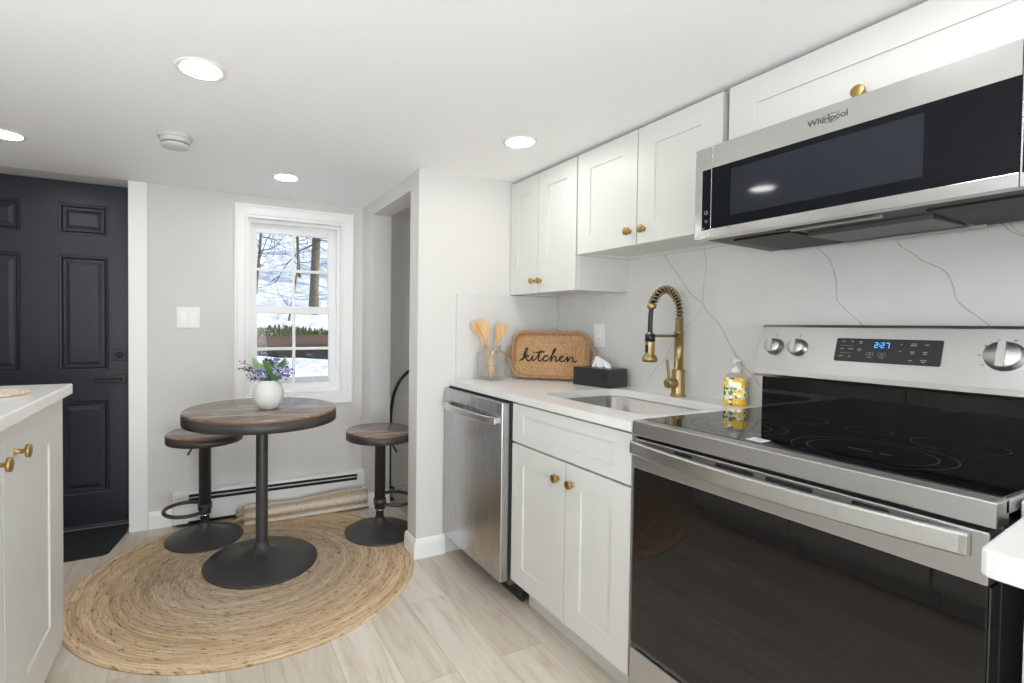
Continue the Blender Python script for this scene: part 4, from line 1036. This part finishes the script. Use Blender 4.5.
# ================================================================== TABLE, STOOLS
tx, ty = -.899, 1.508
tbl = thing('bistro_table', 'round weathered wood bistro table on a black pedestal', 'table', (tx, ty, .012))
TZ = .780; TR_ = .357
b = MB(); b.lathe([(0, TZ - .016), (TR_, TZ - .016), (TR_, TZ - .004), (TR_ - .004, TZ), (0, TZ)], (tx, ty, 0), 72); tt = b.build('tabletop', m_twood, tbl)
b = MB(); b.lathe([(TR_ - .004, TZ - .017), (TR_ + .0008, TZ - .017), (TR_ + .0008, TZ - .005), (TR_ - .003, TZ - .005)], (tx, ty, 0), 72); lab(b.build('wood_edge', m_tedge, tt), 'brown wood edge band')
b = MB(); b.lathe([(0, TZ - .024), (TR_ - .008, TZ - .024), (TR_ - .008, TZ - .016), (TR_ + .002, TZ - .016), (TR_ + .002, TZ - .058), (TR_ - .006, TZ - .058), (TR_ - .010, TZ - .03)], (tx, ty, 0), 72); b.build('apron', m_blackm, tbl)
b = MB(); b.lathe([(.0285, .075), (.0285, TZ - .024)], (tx, ty, 0), 32); b.lathe([(.0285, TZ - .04), (.09, TZ - .03), (.09, TZ - .024)], (tx, ty, 0), 32); b.build('pedestal', m_blackm, tbl)
b = MB(); b.lathe([(0, .012), (.268, .012), (.270, .018), (.266, .022), (.20, .032), (.12, .049), (.07, .066), (.042, .083), (.033, .10), (.031, .115), (.028, .115)], (tx, ty, 0), 64); b.build('base', m_blackm, tbl)

def stool(label, x, y, SZ, ang):
    t = thing('bar_stool', label, 'stool', (x, y, .012), 'round bar stools at the bistro table')
    R = .192
    b = MB(); b.lathe([(0, SZ - .012), (R, SZ - .012), (R, SZ - .003), (R - .004, SZ), (0, SZ)], (x, y, 0), 60); s = b.build('seat', m_twood, t)
    b = MB(); b.lathe([(R - .004, SZ - .013), (R + .0008, SZ - .013), (R + .0008, SZ - .004), (R - .003, SZ - .004)], (x, y, 0), 60); lab(b.build('wood_edge', m_tedge, s), 'brown wood edge band')
    b = MB(); b.lathe([(0, SZ - .02), (R - .006, SZ - .02), (R - .006, SZ - .012), (R + .002, SZ - .012), (R + .002, SZ - .048), (R - .004, SZ - .05), (R - .02, SZ - .046), (0, SZ - .04)], (x, y, 0), 60); b.build('seat_ring', m_blackm, t)
    b = MB(); b.lathe([(.0225, .065), (.0225, .148), (.0310, .149), (.0310, SZ - .04), (.05, SZ - .045), (.05, SZ - .04)], (x, y, 0), 32); b.build('column', m_blackm, t)
    b = MB(); b.lathe([(.0224, .139), (.0265, .139), (.0265, .147), (.0224, .147)], (x, y, 0), 32); lab(b.build('collar', m_chrome, t), 'thin bright collar ring')
    b = MB(); b.lathe([(0, .012), (.196, .012), (.198, .017), (.194, .021), (.14, .031), (.09, .046), (.055, .062), (.034, .078), (.027, .092), (.026, .10), (.02, .10)], (x, y, 0), 56); b.build('base', m_blackm, t)
    b = MB(); P = []
    ca, sa = math.cos(ang), math.sin(ang)
    for k in range(33):
        a = -PI * .80 + 2 * PI * .80 * k / 32
        lx, ly = .095 + .105 * math.cos(a), .115 * math.sin(a); P.append((lx, ly))
    P = [(.012, -.030)] + [p for p in P] + [(.012, .030)]
    b.tube(smoothpath([(x + px * ca - py * sa, y + px * sa + py * ca, .188) for px, py in P], 2), .0100, 10)
    b.lathe([(.0312, .172), (.036, .172), (.036, .204), (.0312, .204)], (x, y, 0), 24); b.build('footrest', m_blackm, t)
    b = MB(); sg = 1 if ca > 0 else -1
    b.tube([(x + sg * .030 * .9, y - .02, SZ - .042), (x + sg * .062 * .9, y - sg * .062 * .44, SZ - .078), (x + sg * .094 * .9, y - sg * .094 * .44, SZ - .130)], [.0045, .0045, .0065], 8); b.build('lever', m_blackm, t)
stool('bar stool tucked behind the table at the left, nearest the switch', -1.153, 1.925, .600, PI * 1.06)
stool('bar stool beside the wall end, right of the table', -.252, 1.600, .600, PI * .02)

# vase and bouquet
vx, vy = -.874, 1.468
b = MB(); b.lathe([(0, TZ + .0006), (.040, TZ + .0006), (.046, TZ + .004), (.066, TZ + .032), (.0735, TZ + .062), (.071, TZ + .09), (.060, TZ + .120), (.046, TZ + .138), (.0435, TZ + .141), (.041, TZ + .139), (.050, TZ + .12), (.060, TZ + .09), (.058, TZ + .05), (.03, TZ + .02), (0, TZ + .02)], (vx, vy, 0), 48)
vs_ = recentre(b.build('flower_vase', m_porc)); tag(vs_, 'rounded off-white ceramic vase on the bistro table', 'vase')
fl = thing('flower_bouquet', 'artificial bouquet of purple blossoms and green leaves in the vase', 'flowers', (vx, vy, TZ + .021))
rnd = random.Random(5)
VZ = TZ + .140
def leafmesh(b, base, tip, wd, nrm_, curl=.15):
    base, tip = Vector(base), Vector(tip); d = tip - base; L_ = d.length; d.normalize(); sdv = d.cross(Vector(nrm_)).normalized(); n_ = sdv.cross(d)
    prof = [(0, .05), (.2, .7), (.45, 1), (.7, .8), (.9, .35), (1, 0.02)]
    rows = []
    for t, w_ in prof:
        c = base + d * L_ * t - n_ * L_ * curl * t * t
        rows.append((c - sdv * wd * w_ + n_ * wd * .25 * w_, c, c + sdv * wd * w_ + n_ * wd * .25 * w_))
    for A_, B_ in zip(rows, rows[1:]):
        b.face([A_[0], A_[1], B_[1], B_[0]]); b.face([A_[1], A_[2], B_[2], B_[1]])
stems = MB(); lv = MB(); lp_ = MB(); pu = MB(); li = MB(); tw = MB()
def vdir(du, dz, dy=0): return Vector((du * .93, -du * .30 + dy, dz))
for du, dz, dy in ((-.035, .10, 0), (-.02, .13, .02), (.03, .12, 0), (.05, .10, .02), (0, .10, -.02), (.07, .11, 0), (-.06, .07, 0)):
    p0 = Vector((vx, vy, TZ + .025)); stems.tube(smoothpath([p0, Vector((vx, vy, VZ)) + vdir(du, 0, dy) * .25, Vector((vx, vy, VZ)) + vdir(du, dz * .85, dy)], 4), .0022, 6)
def blossom(bb, c, r):
    for k in range(7):
        a = rnd.random() * 2 * PI; e = rnd.uniform(-.5, 1.2)
        d = Vector((math.cos(a) * math.cos(e), math.sin(a) * math.cos(e), math.sin(e))); leafmesh(bb, c, c + d * r, r * .42, d.orthogonal(), .3)
T0 = Vector((vx, vy, VZ))
for du, dz, n_ in ((.050, .080, 34), (.070, .050, 26), (-.050, .032, 28), (.02, .03, 12), (.06, .03, 16), (-.02, .02, 8)):
    for k in range(n_):
        c = T0 + vdir(du + rnd.gauss(0, .022), dz + rnd.gauss(0, .018), rnd.gauss(0, .025)); blossom(pu if rnd.random() < .45 else li, c, rnd.uniform(.008, .014))
for k in range(26):
    c = T0 + vdir(rnd.uniform(-.07, .10), rnd.uniform(.03, .12), rnd.gauss(0, .03)); blossom(li, c, rnd.uniform(.006, .011))
leafmesh(lv, T0 + vdir(.035, .01, -.03), T0 + vdir(-.035, .105, -.06), .024, (.3, -1, .3), .05)
leafmesh(lv, T0 + vdir(.03, .03, -.02), T0 + vdir(.075, .10, -.03), .014, (0, -1, .3), .1)
leafmesh(lp_, T0 + vdir(-.04, .03, 0), T0 + vdir(-.075, .115, -.01), .018, (.2, -1, .2), .1)
leafmesh(lp_, T0 + vdir(-.02, .04, 0), T0 + vdir(-.050, .085, -.02), .016, (.2, -1, .2), .1)
leafmesh(lp_, T0 + vdir(.05, .05, 0), T0 + vdir(.085, .115, -.01), .012, (.2, -1, .2), .1)
leafmesh(lv, T0 + vdir(-.01, -.002, -.02), T0 + vdir(-.045, .02, -.03), .012, (.2, -1, .5), .2)
leafmesh(lv, T0 + vdir(.01, -.002, -.02), T0 + vdir(.05, .015, -.03), .012, (.2, -1, .5), .2)
for e in ((-.135, .085), (-.12, .05), (-.10, .015), (-.08, .01), (.12, .05), (.11, .02), (.10, .03), (.02, .13), (-.105, .065), (.09, .075), (.04, .125), (-.01, .12), (-.145, .06)):
    q = T0 + vdir(e[0], e[1], rnd.gauss(0, .02)); tw.tube(smoothpath([T0 + vdir(e[0] * .1, -.01), T0 + vdir(e[0] * .55, e[1] * .75), q], 4), .0012, 5)
    for k in range(9):
        t = .45 + .55 * k / 8; c = T0.lerp(q, t) + Vector((rnd.gauss(0, .006), rnd.gauss(0, .006), rnd.gauss(0, .007)))
        d = Vector((rnd.gauss(0, 1), rnd.gauss(0, 1), rnd.gauss(0, 1))).normalized(); leafmesh(tw, c, c + d * .013, .0038, d.orthogonal(), .1)
stems.build('stems', m_stem, fl); lv.build('leaves', m_leaf, fl); lab(lp_.build('pale_leaves', m_leafp, fl), 'pale green leaves')
lab(pu.build('blossoms', m_purple, fl), 'purple blossoms'); lab(li.build('lilac_blossoms', m_lilac, fl), 'pale lilac blossoms'); lab(tw.build('twigs', m_twig, fl), 'dark thin twigs')

# ================================================================== RUGS AND MAT
b = MB(); b.lathe([(0, 0.0005), (.998, .0005), (1.0, .005), (.992, .010), (.97, .0115), (0, .0115)], (0, 0, 0), 128, None, .774, .730)
rug = b.build('round_rug', m_rug); rug.location = (-.926, 1.462, 0); tag(rug, 'large round braided jute rug under the table', 'rug')
# rolled rug by the heater
RA, RB = Vector((-.945, 2.078, .0118)), Vector((-.195, 2.052, .0118))
d = (RB - RA).normalized(); side = Vector((-d.y, d.x, 0))
rr_ = thing('rolled_rug', 'rolled striped woven rug lying in front of the heater', 'rug', (RA + RB) / 2)
b = MB(); bm = bmesh.new(); rows = []
n = 30; m_n = 40
for i in range(n + 1):
    t = i / n; c = RA.lerp(RB, t); row = []
    rw, rh = .048 + .006 * math.sin(t * 5), .043 + .012 * t + .003 * math.sin(t * 9 + 1)
    for k in range(m_n):
        a = 2 * PI * k / m_n; w_ = 1 + .02 * math.sin(a * 3 + t * 3)
        row.append(bm.verts.new(c + side * rw * w_ * math.cos(a) + Vector((0, 0, rh + rh * w_ * math.sin(a) * (.96)))))
    rows.append(row)
for A_, B_ in zip(rows, rows[1:]):
    for k in range(m_n): f = bm.faces.new([A_[k], A_[(k + 1) % m_n], B_[(k + 1) % m_n], B_[k]]); f.smooth = True
bm.faces.new(rows[0]); bm.faces.new(rows[-1][::-1]); b.add(bm); b.build('roll', m_roll, rr_)
b = MB()   # loose edge flap lying along the roll
bm = bmesh.new(); rows = []
for i in range(21):
    t = i / 20; c = RA.lerp(RB, t); s0 = .052 + .03 * (1 - t)
    rows.append([bm.verts.new(c - side * o_ + Vector((0, 0, z_))) for o_, z_ in ((.030, .010), (s0, .001), (s0 + .01, .004), (s0 - .002, .010), (.034, .022))])
for A_, B_ in zip(rows, rows[1:]):
    for k in range(4): f = bm.faces.new([A_[k], A_[k + 1], B_[k + 1], B_[k]]); f.smooth = True
b.add(bm); b.build('loose_edge', m_roll, rr_)
for E_, sg, cnt in ((RA, -1, 40), (RB, 1, 26)):
    b = MB()
    for k in range(cnt):
        a = 2 * PI * k / cnt + .1; rad = rnd.uniform(.55, 1)
        p = E_ + side * .047 * rad * math.cos(a) + Vector((0, 0, .046 + .042 * rad * math.sin(a)))
        ln = rnd.uniform(.02, .045) if sg < 0 else rnd.uniform(.01, .02)
        q = p + d * sg * ln + Vector((0, -rnd.uniform(.0, .02), -rnd.uniform(.0, .022))); q.z = max(q.z, .017)
        b.tube([p - d * sg * .004, p.lerp(q, .5) + Vector((0, 0, .004)), q], .0032, 5)
    lab(b.build('fringe', m_fringe, rr_), 'pale knotted fringe')
# scroll of the roll end
b = MB(); P = []
for k in range(60):
    a = k * .28; r_ = .046 * (1 - k / 68); P.append(RB + d * .002 + side * r_ * math.cos(a) + Vector((0, 0, .053 + r_ * 1.05 * math.sin(a))))
b.tube(P, .003, 6); lab(b.build('roll_end', m_fringe, rr_), 'spiral edge at the end of the roll')

b = MB(); b.prism([(-2.40, 2.335), (-1.552, 2.335), (-1.552, 2.20), (-1.600, 1.945), (-1.625, 1.925), (-2.40, 1.905)], .0, .008, .002)
dm = recentre(b.build('door_mat', m_mat)); tag(dm, 'charcoal door mat in front of the navy door', 'mat')

# ================================================================== BASEBOARD HEATER
ht = thing('baseboard_heater', 'white baseboard heater along the wall under the window', 'heater', (-.73, YF - .035, .02))
HX0, HX1, HF = -1.322, -.142, YF - .066
b = MB()
b.prism([(HF, .035), (HF, .150), (HF + .004, .150), (HF + .004, .035)], 0, HX1 - HX0 - .16, mtx=frameM((HX0 + .08, 0, 0), (0, 1, 0), (0, 0, 1), (1, 0, 0)))
b.box(HX0 + .08, HX1 - .08, YF - .008, YF - .001, .02, .205); b.box(HX0 + .08, HX1 - .08, HF + .006, YF - .001, .200, .206, .002)
b.prism([(HF, .193), (HF + .006, .206), (HF + .010, .204), (HF + .004, .190)], 0, HX1 - HX0 - .16, mtx=frameM((HX0 + .08, 0, 0), (0, 1, 0), (0, 0, 1), (1, 0, 0)))
b.build('cover', m_white_pl, ht)
b = MB(); b.box(HX0 + .08, HX1 - .08, HF + .012, YF - .01, .04, .185); lab(b.build('fins', m_gasket, ht), 'dark fins behind the slot')
b = MB(); b.box(HX0 + .08, HX1 - .08, HF + .001, HF + .008, .168, .174, .001); lab(b.build('damper', m_detector, ht), 'grey damper strip along the slot')
for x0, x1 in ((HX0, HX0 + .085), (HX1 - .085, HX1)):
    b = MB(); b.box(x0, x1, HF - .003, YF - .001, .145, .208, .004); b.box(x0 + .003, x1 - .003, HF + .001, YF - .002, .022, .146, .002); b.build('end_cap', m_white_pl, ht)
b = MB(); b.box(HX0 + .02, HX1 - .02, HF + .02, YF - .006, .0118, .03); lab(b.build('base_gap', m_gasket, ht), 'dark gap under the cover')

# ================================================================== ISLAND at the left
IZ = .985; IE = .995; IX = -1.592
it = None
b = MB(); b.box(-2.33, IX + .026, -1.75, IE + .014, IZ - .036, IZ, .005, 3)
it = recentre(b.build('island_countertop', m_quartz)); tag(it, 'white quartz countertop of the left island', 'countertop')
units = [(.437, IE, 'end'), (-.13, .433, 'mid'), (-.68, -.134, 'mid'), (-1.23, -.684, 'mid'), (-1.73, -1.234, 'mid')]
for i, (y0, y1, k) in enumerate(units):
    lb = ['white island cabinet at the end nearest the door, with the brass knob on its door', 'white island cabinet second from the door end', 'white island cabinet third from the door end', 'white island cabinet fourth from the door end', 'white island cabinet at the end farthest from the door'][i]
    u = thing('island_cabinet', lb, 'cabinet', (-1.9, (y0 + y1) / 2, 0), 'white island cabinets')
    b = MB(); b.box(-2.30, IX - .0205, y0, y1 - .001, .10, IZ - .0365); b.build('body', m_cab, u)
    b = MB(); b.box(-2.28, IX - .085, y0, y1 - .001, 0, .10); b.build('toe_kick', m_cab, u)
    wdt = y1 - y0 - .006
    if k == 'end':
        dd = shaker('door', u, front_posx(IX, y0 + .003), wdt, .112, IZ - .042, .157, .126)
        knob(dd, (IX, y0 + .075, .868), (1, 0, 0), L=.034, r=.017)
    elif i == 1:
        dd = shaker('door', u, front_posx(IX, y0 + .003), wdt, .112, IZ - .042, .09, .100)
        knob(dd, (IX, y1 - .060, .868), (1, 0, 0), L=.034, r=.017)
    else:
        dd = shaker('door', u, front_posx(IX, y0 + .003), wdt, .112, .74, .075, .075); knob(dd, (IX, y0 + .05, .69), (1, 0, 0))
        dd = shaker('drawer', u, front_posx(IX, y0 + .003), wdt, .752, IZ - .042, .06, .045); knob(dd, (IX, (y0 + y1) / 2, .85), (1, 0, 0))
b = MB()
for k in range(5): b.tube([(-1.685 + (.062 - k * .012) * math.cos(a), .742 + (.062 - k * .012) * math.sin(a), IZ + .006) for a in [2 * PI * q / 40 for q in range(40)]], .0062, 7, True)
tv = recentre(b.build('woven_trivet', m_fringe)); tag(tv, 'round pale woven trivet on the island counter', 'trivet')

# ================================================================== ALCOVE RAIL
b = MB(); ry = 2.10
P = smoothpath([(.19, ry, .905), (.11, ry, .868), (.055, ry, .812), (.015, ry, .728), (-.004, ry, .64), (-.012, ry, .52), (-.014, ry, .30), (-.014, ry, .06), (-.012, ry, .012)], 8)
b.tube(P, .011, 10)
P = [(-.002 + .020 * math.cos(a) * (1 - a / 14), ry - .01, .07 + .020 * math.sin(a) * (1 - a / 14)) for a in [k * .4 for k in range(22)]]
b.tube(P, .004, 7); b.tube([(.0, ry - .01, .05), (.03, ry - .01, .055), (.05, ry - .01, .06)], .004, 7); b.lathe([(0, 0), (.03, 0), (.03, .006), (0, .008)], (-.012, ry, 0), 20)
ar = recentre(b.build('curved_rail', m_blackp)); tag(ar, 'thin black curved metal rail standing in the side alcove', 'rail')

# ================================================================== OUTSIDE
def snow_h(x, y):
    base = .60 if y < 3.0 else .74
    if y > 6.7: base = .98 + .33 * (y - 6.7) + .0
    elif y > 6.3: base = .785 + (y - 6.3) / .4 * .195
    elif y > 3.4: base = .785
    elif y > 3.0: base = .60 + (y - 3.0) / .4 * .185
    return base + (.16 * math.sin(x * .9 + y * .7) * math.sin(y * .45 - x * .3) + .06 * math.sin(x * 2.3 + 1) * math.sin(y * 1.9) + .03 * math.sin(x * 4.1 + y * 2.2)) * min(1, max(0, y - 3.4) / 2)
bm = bmesh.new(); nx, ny = 90, 100; G = []
for j in range(ny + 1):
    y = 2.45 + 26 * (j / ny) ** 1.5; G.append([bm.verts.new((-14 + 40 * i / nx, y, snow_h(-14 + 40 * i / nx, y))) for i in range(nx + 1)])
for j in range(ny):
    for i in range(nx): f = bm.faces.new([G[j][i], G[j][i + 1], G[j + 1][i + 1], G[j + 1][i]]); f.smooth = True
b = MB(); b.add(bm); struct(b.build('ground_snow', m_snow), 'snow covered hillside outside the window', 'ground')
b = MB(); b.box(-6, 8, 2.9, 3.25, .2, .745, .02); lg = recentre(b.build('concrete_ledge', m_ledge)); tag(lg, 'pale grey ledge just outside the window', 'ledge')
b = MB()
P = [(x, 6.15 + .03 * math.sin(x), .93 + .01 * math.sin(x * 1.3)) for x in [-8 + k * .5 for k in range(37)]]
b.tube(P, .095, 14)
tl = recentre(b.build('timber_log', m_log)); tag(tl, 'long brown timber log lying across the snow outside', 'log')
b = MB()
b.box(-6.5, 8.5, 6.07, 6.22, .60, .815, .01)  # dark box put in as the shade band under the log
ts = recentre(b.build('log_shade_strip', m_logshade)); tag(ts, 'dark strip standing in for the shade under the brown log', 'log')
# low shrubs above the log
b = MB(); r2 = random.Random(3)
for k in range(7000):
    x = r2.uniform(-1.6, 1.9); y = r2.uniform(6.40, 6.85); dens = .5 + .5 * math.sin(x * 1.7 + .6)
    if r2.random() > .35 + .65 * dens: continue
    z = snow_h(x, y); p = Vector((x, y, z)); q = p + Vector((r2.gauss(0, .04), r2.gauss(0, .04), r2.uniform(.03, .05 + .12 * dens))); p = p.lerp(q, .5); leafmesh(b, p, q, .008, (r2.gauss(0, 1), -1, .2), .2)
sh = b.build('ground_shrubs', m_shrub); tag(sh, 'low olive green shrubs along the top of the brown log', 'shrubs', kind='stuff')
def tree(label, x, y, r, h, lean, seed, nb, leaves=False, low=.25):
    rn = random.Random(seed); z0 = snow_h(x, y) - .1
    t = thing('bare_tree', label, 'tree', (x, y, z0), 'bare winter trees on the hillside')
    b = MB(); tr_ = [Vector((x + lean * s_ * h + .04 * math.sin(s_ * 7 + seed), y + .03 * math.cos(s_ * 5), z0 + h * s_)) for s_ in [k / 12 for k in range(13)]]
    b.tube(tr_, [r * (1.25 if k == 0 else 1) * (1 - .6 * k / 12) for k in range(13)], 12); b.build('trunk', m_bark, t)
    b = MB(); lf = MB()
    def grow(p, d, L_, rad, lev):
        pts = [p]; q = p.copy(); dd = d.copy()
        for k in range(5):
            dd = (dd + Vector((rn.gauss(0, .22), rn.gauss(0, .22), rn.gauss(.02, .2)))).normalized(); q = q + dd * L_ / 5; pts.append(q.copy())
        b.tube(pts, [rad * (1 - .14 * k) for k in range(6)], 5)
        if lev > 0:
            for k in range(rn.randint(2, 4)):
                i = rn.randint(1, 5); nd = (dd + Vector((rn.gauss(0, .8), rn.gauss(0, .5), rn.gauss(0, .6)))).normalized(); grow(pts[i], nd, L_ * rn.uniform(.4, .65), rad * .55, lev - 1)
        elif leaves:
            for k in range(8):
                c = pts[rn.randint(1, 5)]; e = Vector((rn.gauss(0, 1), rn.gauss(0, 1), rn.gauss(0, 1))).normalized(); leafmesh(lf, c, c + e * .10, .03, e.orthogonal(), .2)
    for k in range(nb):
        s_ = low + (.97 - low) * k / nb; i = int(s_ * 12); p = tr_[i].lerp(tr_[i + 1], s_ * 12 - i); a = rn.uniform(0, 2 * PI)
        grow(p, Vector((math.cos(a), math.sin(a) * .5, rn.uniform(-.15, .5))).normalized(), rn.uniform(.8, 1.9) * min(1, h / 5), r * .30 * (1 - .5 * s_), 2)
    b.build('branches', m_barkd, t)
    if leaves: lf.build('dead_leaves', m_deadleaf, t)
    else: lf.bm.free()
tree('bare tree with the thick straight trunk right of the window middle', .62, 7.7, .080, 6.5, .000, 11, 26)
tree('thin leaning bare tree left of the thick trunk', .13, 7.3, .018, 2.6, .06, 5, 12, low=.12)
tree('small bare tree with brown dead leaves at the upper left of the window', -.75, 10.5, .05, 4.6, .02, 8, 26, True)
tree('slim bare tree far up the hill behind the thick trunk', 2.9, 12.5, .07, 6.0, -.02, 21, 22)
tree('bare tree to the right of the thick trunk', 4.4, 8.2, .10, 6.0, 0, 31, 22)
tree('bare tree far to the right of the thick trunk', 8.0, 9.4, .13, 7.0, 0, 41, 24)
tree('bare tree high on the hill at the left', -1.6, 14.5, .10, 6.5, .01, 51, 26)
tree('bare tree just beyond the right edge of the window view', 2.3, 7.4, .10, 5.5, .0, 61, 26)
tree('bare tree past the right edge of the window view, further up', 3.3, 9.8, .12, 7.0, .0, 71, 28)
tree('slender bare tree in the upper left pane of the window', -.25, 9.0, .03, 4.0, .03, 81, 26, low=.1)
tree('slender bare tree behind the thick trunk, higher on the hill', .9, 11.0, .035, 4.5, -.02, 91, 28, low=.1)
